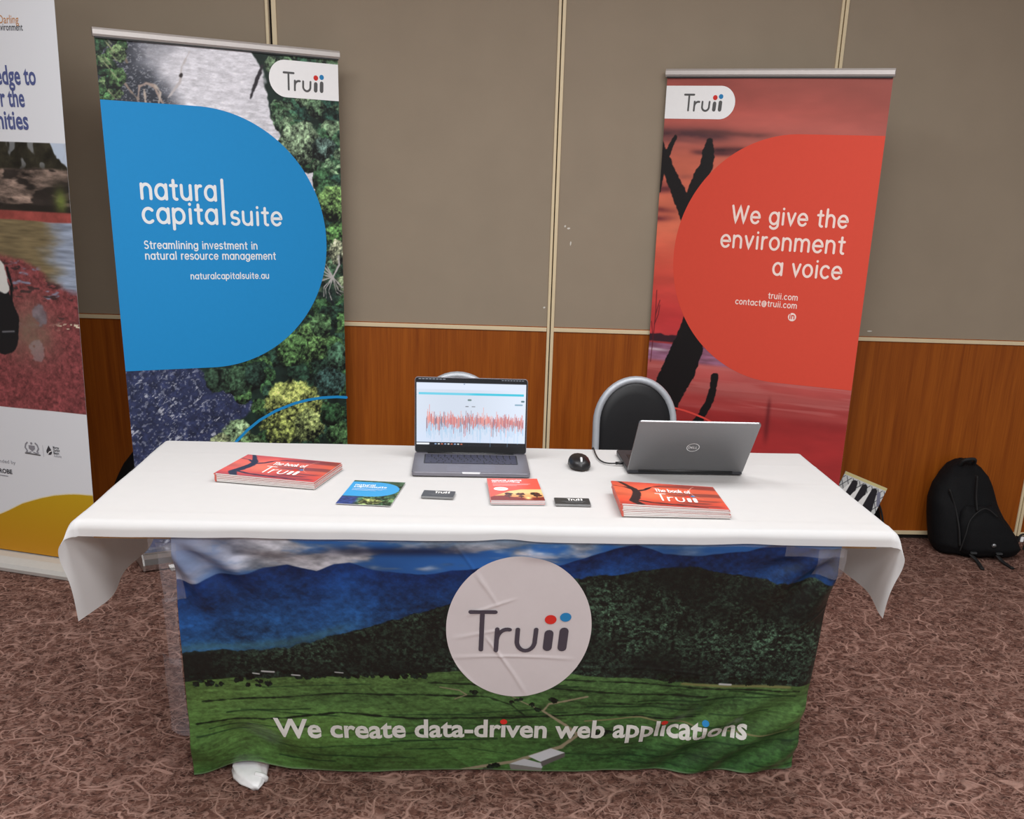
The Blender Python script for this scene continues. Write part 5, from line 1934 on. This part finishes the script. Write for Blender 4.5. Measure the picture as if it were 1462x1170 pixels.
book_stack(5, -0.6605, -2.012, -0.232, .0041, .0034, 'orange-red booklet on top of the left stack, near the banner with the blue panel',
           'red booklet %s from the top of the left stack, only its edges showing', 'bottom red booklet of the left stack, lying on the white cloth', 'booklets in the left stack', 0.0006)
book_stack(7, 0.3345, -2.262, -0.02, .0044, .0029, 'orange-red booklet on top of the right stack, in front of the silver laptop',
           'red booklet %s from the top of the right stack, only its spine and edges showing', 'bottom red booklet of the right stack, lying on the white cloth', 'booklets in the right stack', 0.0008)


# ------------------------------------------------------------------ leaflets and cards
def flat_print(name, label, cat, loc, rz, art, th, matname='glossy_leaflet', group=None):
    b = thing(name, label, cat, loc, rz, group)
    Pn = np.stack([art.X, art.Z, np.full_like(art.X, th)], -1)
    s_ = grid_object('printed_sheet', Pn, print_mat(matname, rough=0.35, spec=0.45), b, colors=art.a, back=(0, 0, -th + 0.0001))
    return b, s_


def paint_leaflet():
    A = Art(0, .131, 0, .215, 0.0013)
    X, Z = A.X, A.Z
    A.fill(np.ones_like(X), K(50, 76, 56) * (.4 + 1.2 * fbm(X * 80, Z * 80, 3, 4))[..., None])
    rng = random.Random(8)
    for i in range(46):
        x, z = rng.uniform(.03, .14), rng.uniform(-.01, .20)
        A.crown(x, z, rng.uniform(.010, .022), [K(96, 130, 84), K(70, 104, 70), K(140, 158, 96), K(54, 84, 60)][i % 4], i, fine=240)
    A.crown(.075, .03, .028, K(164, 172, 100), 99, fine=240)
    A.fill((1 - sst(.035, .05, X + .02 * (fbm(X * 60, Z * 60, 5, 3) - .5))) * (1 - sst(.06, .075, Z)), K(48, 62, 118) * (.6 + .8 * fbm(X * 150, Z * 150, 9, 3))[..., None])
    d = np.where(X < .062, np.abs(Z - .137) - .066, np.hypot(X - .062, Z - .137) - .066)
    A.fill(1 - sst(-.0006, .0006, d), K(58, 152, 208))
    return A


b, s_ = flat_print('leaflet', 'flat blue and green leaflet lying on the white cloth left of the cards', 'leaflet', (-0.339, -2.195, TZ), -0.115, paint_leaflet(), 0.0012)
fl_ = lambda x, z: (x, z, 0.0016)
mb = MB()
lettering('', 'natural', .012, .166, .018, .0022, fl_, None, None, width=.050, mb=mb)
lettering('', 'capitalsuite', .012, .150, .018, .0022, fl_, None, None, width=.082, mb=mb)
for i, ww in enumerate((.085, .075, .06)):
    ribbon(mb, [(.012, .138 - i * .008), (.012 + ww, .138 - i * .008)], .0012, fl_)
mb.build('leaflet_lettering', m_white_ink, s_, fix=False)


def paint_flyer():
    A = Art(0, .131, 0, .205, 0.0013)
    X, Z = A.X, A.Z
    A.fill(np.ones_like(X), K(222, 84, 68) * (.97 + .06 * fbm(X * 10, Z * 10, 3, 2))[..., None])
    hz = .092 - .45 * np.clip(.07 - X, 0, 1) + .0 * X
    zz = np.interp(X, [0, .03, .05, .08, .131], [.03, .062, .084, .10, .102])
    ph = 1 - sst(-.001, .001, Z - zz)
    sky = np.stack([np.interp(Z, [0, .04, .07, .1], c) for c in ([.6, .86, .94, .9], [.22, .6, .78, .74], [.14, .36, .54, .5])], -1)
    A.fill(ph, sky)
    gl = np.interp(X, [0, .03, .06, .09, .131], [.038, .044, .028, .022, .03])
    A.fill((1 - sst(-.001, .002, Z - gl - .01 * (fbm(X * 60, Z * 40, 6, 3) - .5))) * ph, K(120, 36, 28))
    A.fill(np.exp(-((X - .092) / .008) ** 2 - ((Z - .022) / .012) ** 2) * ph, K(250, 226, 150))
    for x, z, r in ((.046, .060, .012), (.076, .058, .012), (.112, .062, .014), (.118, .045, .012), (.044, .045, .010), (.076, .038, .008)):
        A.crown(x, z, r, K(96, 34, 24), int(x * 1000), fine=220)
    for x in (.046, .076, .114):
        A.seg([(x, .02), (x, .055)], .0025, K(70, 22, 18))
    return A


fa = paint_flyer()
fsm = Art(0, .131, 0, .205, .05)
fsm.fill(np.ones_like(fsm.X), K(222, 84, 68))
for i in range(6):
    top = i == 5
    lab = 'red sunset leaflet on top of the small stack at the foot of the open laptop' if top else ('bottom leaflet of the small red stack in front of the open laptop' if i == 0 else 'red leaflet %s from the top of the small stack in front of the open laptop' % ORD[5 - i])
    b, s_ = flat_print('leaflet', lab, 'leaflet', (0.0305 + rng.uniform(-.001, .001), -2.180 + rng.uniform(-.001, .001), TZ + i * .0018), 0.03 + rng.uniform(-.006, .006), fa if top else fsm, 0.0017, group='red leaflets in the small stack')
    if top:
        fz_ = lambda x, z: (x, z, 0.0021)
        mb = MB()
        lettering('', 'natural capital', .012, .178, .0165, .0020, fz_, None, None, width=.076, mb=mb)
        lettering('', 'accounting', .012, .164, .0165, .0020, fz_, None, None, width=.070, mb=mb)
        for j, ww in enumerate((.096, .09, .06)):
            ribbon(mb, [(.012, .150 - j * .009), (.012 + ww, .150 - j * .009)], .0012, fz_)
        mb.build('leaflet_lettering', m_white_ink, s_, fix=False)
        mb = MB()
        n = 30
        mb.v += [fz_(.030 + .018 * math.cos(2 * PI * q / n), .103 + .016 * math.sin(2 * PI * q / n)) for q in range(n)]
        mb.f.append(tuple(range(n)))
        mb.build('white_bubble', m_white_print, s_, fix=False)
        mb = MB()
        for j in range(3):
            ribbon(mb, [(.020, .109 - j * .006), (.040, .109 - j * .006)], .0014, lambda x, z: (x, z, .0025))
        mb.build('bubble_caption_lines', m_red_panel, s_, fix=False)


m_card_edge = mat('grey_card_edge', rgb(150, 150, 150), 0.6)
m_card = mat('charcoal_card', rgb(48, 50, 52), 0.35, spec=0.5, grain=0.08, gscale=200)


def card_stack(ox, oy, rz, wd, n, where, group):
    for i in range(n):
        top = i == n - 1
        lab = ('top dark business card of the pile %s' % where) if top else ('dark business card %s from the top of the pile %s' % (ORD[n - 1 - i], where))
        b = thing('business_card', lab, 'business card', (ox + rng.uniform(-.0007, .0007), oy + rng.uniform(-.0007, .0007), TZ + i * .0013), rz + rng.uniform(-.01, .01), group)
        MB().prism(rounded(0, wd, 0, .056, .002, 3), 0.0, .0011, lambda a, c, h: (a, c, h)).build('card_stock', m_card_edge, b)
        fc = MB().prism(rounded(0.0003, wd - .0003, 0.0003, .0557, .002, 3), .0011, .00125, lambda a, c, h: (a, c, h)).build('card_face', m_card, b)
        if top:
            f5 = lambda x, z: (x, z, 0.0016)
            mb = MB()
            lettering('', 'Tr', wd * .38, .032, .022, .0028, f5, None, None, width=.013, mb=mb)
            lettering('', 'u', wd * .38 + .0145, .032, .022, .0028, f5, None, None, width=.009, mb=mb, alt={'u': 'U2'})
            ribbon(mb, [(wd * .38 + .027, .034), (wd * .38 + .027, .041)], .0045, f5)
            ribbon(mb, [(wd * .38 + .034, .034), (wd * .38 + .034, .041)], .0045, f5)
            disc2d(mb, wd * .38 + .027, .0475, .0022, f5, 10)
            disc2d(mb, wd * .38 + .034, .0475, .0022, f5, 10)
            mb.build('card_lettering', m_ink_white, fc, fix=False)
            mb = MB()
            ribbon(mb, [(wd * .2, .023), (wd * .86, .023)], .0013, f5)
            ribbon(mb, [(wd * .3, .016), (wd * .8, .016)], .0012, f5)
            mb.build('card_small_print', mat('grey_ink', rgb(140, 142, 144), 0.5), fc, fix=False)


card_stack(-0.1395, -2.133, -0.09, .079, 4, 'left of the red leaflets', 'business cards in the left pile')
card_stack(0.187, -2.182, -0.012, .087, 4, 'right of the red leaflets', 'business cards in the right pile')


# ------------------------------------------------------------------ bags
m_black_fabric = mat('black_nylon', rgb(12, 12, 14), 0.75, spec=0.2, grain=0.25, gscale=160, bump=0.35, bscale=260)
m_webbing = mat('black_webbing', rgb(15, 14, 15), 0.75, grain=0.2, gscale=300)
bp_ = thing('backpack', 'black backpack standing on the carpet against the wood panelled wall', 'backpack', (2.235, -0.20, 0), -0.05)


def blob(rows, depth_fn, n=36, p=2.6):
    """rows: (z, xl, xr, yfront, yback) -> loft of super-ellipses"""
    rings = []
    for z, xl, xr, yf, yb in rows:
        cx, cy = (xl + xr) / 2, (yf + yb) / 2
        rx, ry = (xr - xl) / 2, (yb - yf) / 2
        ring = []
        for i in range(n):
            an = 2 * PI * i / n
            c, s = math.cos(an), math.sin(an)
            ring.append((cx + rx * math.copysign(abs(c) ** (2 / p), c), cy + ry * math.copysign(abs(s) ** (2 / p), s), z + depth_fn(c, s, z)))
        rings.append(ring)
    return rings


def resrow(rows, m=4):
    R_ = np.array(rows)
    t0 = np.linspace(0, 1, len(R_))
    t1 = np.linspace(0, 1, (len(R_) - 1) * m + 1)
    return np.stack([np.interp(t1, t0, R_[:, i]) for i in range(R_.shape[1])], -1).tolist()


rows = [(0.0, -.095, .205, -.045, .12), (.012, -.13, .235, -.075, .14), (.05, -.155, .240, -.085, .15), (.10, -.165, .215, -.075, .155), (.16, -.172, .165, -.060, .16), (.23, -.176, .128, -.040, .165), (.30, -.158, .100, -.010, .17), (.345, -.130, .082, .02, .172), (.378, -.095, .055, .055, .175), (.397, -.055, .025, .085, .17), (.403, -.03, .0, .105, .15)]
body = MB().loft(blob(resrow(rows, 4), lambda c, s, z: 0.004 * math.sin(9 * c + 40 * z))).build('main_body', m_black_fabric, bp_, smooth=True)
rows = [(0.02, -.05, .21, -.105, .0), (.05, -.06, .222, -.118, .0), (.10, -.07, .195, -.112, .0), (.16, -.075, .14, -.098, .0), (.21, -.07, .10, -.075, .0), (.235, -.05, .075, -.055, .0)]
MB().loft(blob(resrow(rows, 4), lambda c, s, z: 0.003 * math.sin(7 * c + 60 * z))).build('front_pocket', m_black_fabric, bp_, smooth=True)
MB().tube(smooth_path([(-.07, -.112, .045), (-.06, -.118, .12), (-.04, -.10, .19), (.02, -.085, .235), (.08, -.09, .20)], 6), .0032, 8).build('zip', m_webbing, bp_, smooth=True)
MB().tube(smooth_path([(-.125, -.02, .30), (-.09, -.03, .22), (-.075, -.07, .14), (-.065, -.09, .06)], 6), [.010] * 19, 8, flat=.5).build('compression_strap', m_webbing, bp_, smooth=True)
MB().tube(smooth_path([(-.055, .08, .385), (-.045, .06, .425 - .01), (.0, .06, .42), (.01, .085, .385)], 6), .008, 8).build('carry_handle', m_webbing, bp_, smooth=True)
MB().tube(smooth_path([(-.02, -.035, .37), (-.015, -.05, .28), (-.01, -.075, .22)], 6), .011, 8, flat=.4).build('compression_strap', m_webbing, bp_, smooth=True)
for pth in ([(-.02, -.11, .03), (.0, -.14, .012), (-.002, -.18, .006), (-.012, -.235, .006)], [(.10, -.108, .03), (.115, -.13, .012), (.125, -.17, .006), (.13, -.215, .006)]):
    MB().tube(smooth_path(pth, 6), .0105, 8, flat=.5).build('strap_tail', m_webbing, bp_, smooth=True)
m_pewter = mat('grey_metal_badge', rgb(150, 152, 154), 0.3, metal=0.7)
MB().tube([(.075, -.122, .075), (.075, -.114, .077)], .0095, 14).build('round_badge', m_pewter, bp_, smooth=True)
for x in (-.01, .105):
    MB().prism(rounded(x - .014, x + .014, .036, .044, .003, 3), -.124, -.114, lambda a, b_, h: (a, h, b_)).build('buckle', mat('dark_buckle', rgb(70, 72, 74), 0.3, metal=0.3), bp_)
side = MB()
side.tube(smooth_path([(.225, -.02, .055), (.232, -.02, .095), (.255, -.02, .10), (.262, -.02, .07), (.258, -.02, .03)], 6), .005, 8)
side.build('side_loop', m_webbing, bp_, smooth=True)
MB().prism(rounded(.238, .252, .066, .09, .003, 3), -.018, -.012, lambda a, b_, h: (a, h, b_)).build('white_tag', m_white_print, bp_)

# tote bag with a patterned magazine behind the right banner
tt = thing('tote_bag', 'black bag slumped on the floor behind the red banner, magazine poking out', 'bag', (1.66, -0.19, 0), 0.0)
rows = [(0.0, -.12, .17, -.09, .09), (.03, -.135, .185, -.10, .10), (.12, -.135, .17, -.10, .10), (.20, -.10, .150, -.09, .095), (.26, -.08, .118, -.07, .09), (.30, -.05, .085, -.05, .08), (.315, -.02, .06, -.03, .07)]
MB().loft(blob(resrow(rows, 4), lambda c, s, z: 0.006 * math.sin(6 * c + 30 * z))).build('bag_body', m_black_fabric, tt, smooth=True)
MB().loft(blob([(0.0, -.055, .12, -.20, -.16), (.10, -.06, .125, -.205, -.16), (.17, -.055, .12, -.20, -.16)], lambda c, s, z: 0)).build('front_pocket', m_black_fabric, tt, smooth=True)
MB().tube(smooth_path([(.06, -.055, .30), (.10, -.07, .27), (.135, -.08, .2), (.155, -.09, .10)], 6), .009, 8, flat=.5).build('strap', m_webbing, tt, smooth=True)


def paint_mag():
    A = Art(-.105, .105, 0, .20, .0015)
    X, Z = A.X, A.Z
    A.fill(np.ones_like(X), K(206, 208, 206))
    A.fill(sst(.186, .188, Z), K(206, 194, 140))
    lat = sst(.03, .1, np.abs(((X * .8 + Z * .6) * 40) % 1 - .5)) * sst(.03, .1, np.abs(((X * .8 - Z * .6) * 40) % 1 - .5))
    A.fill((1 - lat) * (1 - sst(.18, .186, Z)), K(70, 72, 80))
    for x in (-.045, .005, .055):
        A.seg([(x, .165), (x, .09), (x - .005, .0)], [.030, .060, .085], K(34, 34, 40), soft=.002)
    for x in (-.072, -.022, .028):
        A.seg([(x + .012, .165), (x, .125), (x - .006, .095)], [.002, .020, .028], K(238, 238, 236), soft=.0015)
    A.seg([(.08, .165), (.10, .12)], .016, K(120, 122, 140), soft=.002)
    return A


mg = thing('magazine', 'black and white patterned magazine sticking out of the bag behind the red banner', 'magazine', (1.625, -0.325, 0.195), 0.0)
mg.rotation_euler = (math.radians(-3), math.radians(21), math.radians(2))
art = paint_mag()
Pm = np.stack([art.X, np.zeros_like(art.X), art.Z - 0.02], -1)
grid_object('cover', Pm, print_mat('glossy_leaflet'), mg, colors=art.a, back=(0, .004, 0))

# black bag in the shadow between the two left-hand banners
kb_ = thing('duffel_bag', 'black bag in deep shade on the floor between the two left banners', 'bag', (-1.30, -0.17, 0), 0.0)
rows = [(0.0, -.19, .13, -.08, .08), (.04, -.21, .15, -.10, .10), (.14, -.215, .155, -.10, .10), (.25, -.20, .15, -.09, .10), (.34, -.155, .14, -.07, .09), (.41, -.105, .12, -.05, .07), (.435, -.06, .09, -.02, .05)]
MB().loft(blob(resrow(rows, 4), lambda c, s, z: 0.006 * math.sin(6 * c + 26 * z))).build('bag_body', m_black_fabric, kb_, smooth=True)
MB().tube(smooth_path([(-.13, -.09, .26), (-.10, -.095, .33), (-.03, -.09, .37), (.05, -.09, .33)], 6), .008, 8, flat=.5).build('strap', m_webbing, kb_, smooth=True)
MB().tube(smooth_path([(-.17, -.100, .12), (-.03, -.105, .20), (.10, -.100, .16)], 6), .003, 8).build('zip', m_webbing, kb_, smooth=True)

# white plastic wrapping that pokes out below the hem of the printed cloth
pw = thing('plastic_bag', 'crumpled white plastic bag poking out beneath the hem of the landscape cloth', 'bag', (-0.598, -2.125, 0.0), 0.0)
mbp = MB()
rings = []
for i, (y, zc, hw, hh, xc) in enumerate(((.12, .016, .040, .014, .0), (.05, .016, .045, .014, .0), (-.01, .018, .046, .016, .004), (-.05, .019, .042, .017, .014), (-.075, .014, .028, .012, .024), (-.090, .009, .010, .007, .034))):
    ring = []
    for j in range(28):
        an = 2 * PI * j / 28
        k = 1 + 0.10 * math.sin(5 * an + i) + 0.05 * math.sin(9 * an + 2 * i)
        ring.append((xc + hw * k * math.cos(an), y, max(0.001, zc + hh * k * math.sin(an))))
    rings.append(ring)
mbp.loft(rings).build('crumpled_sack', mat('white_polythene', rgb(228, 228, 228), 0.3, spec=0.5, grain=0.04), pw, smooth=True)
MB().tube(smooth_path([(.03, -.055, .030), (.048, -.06, .028), (.056, -.055, .018), (.052, -.05, .008)], 5), .007, 8).build('gathered_neck', MATS['white_polythene'], pw, smooth=True)
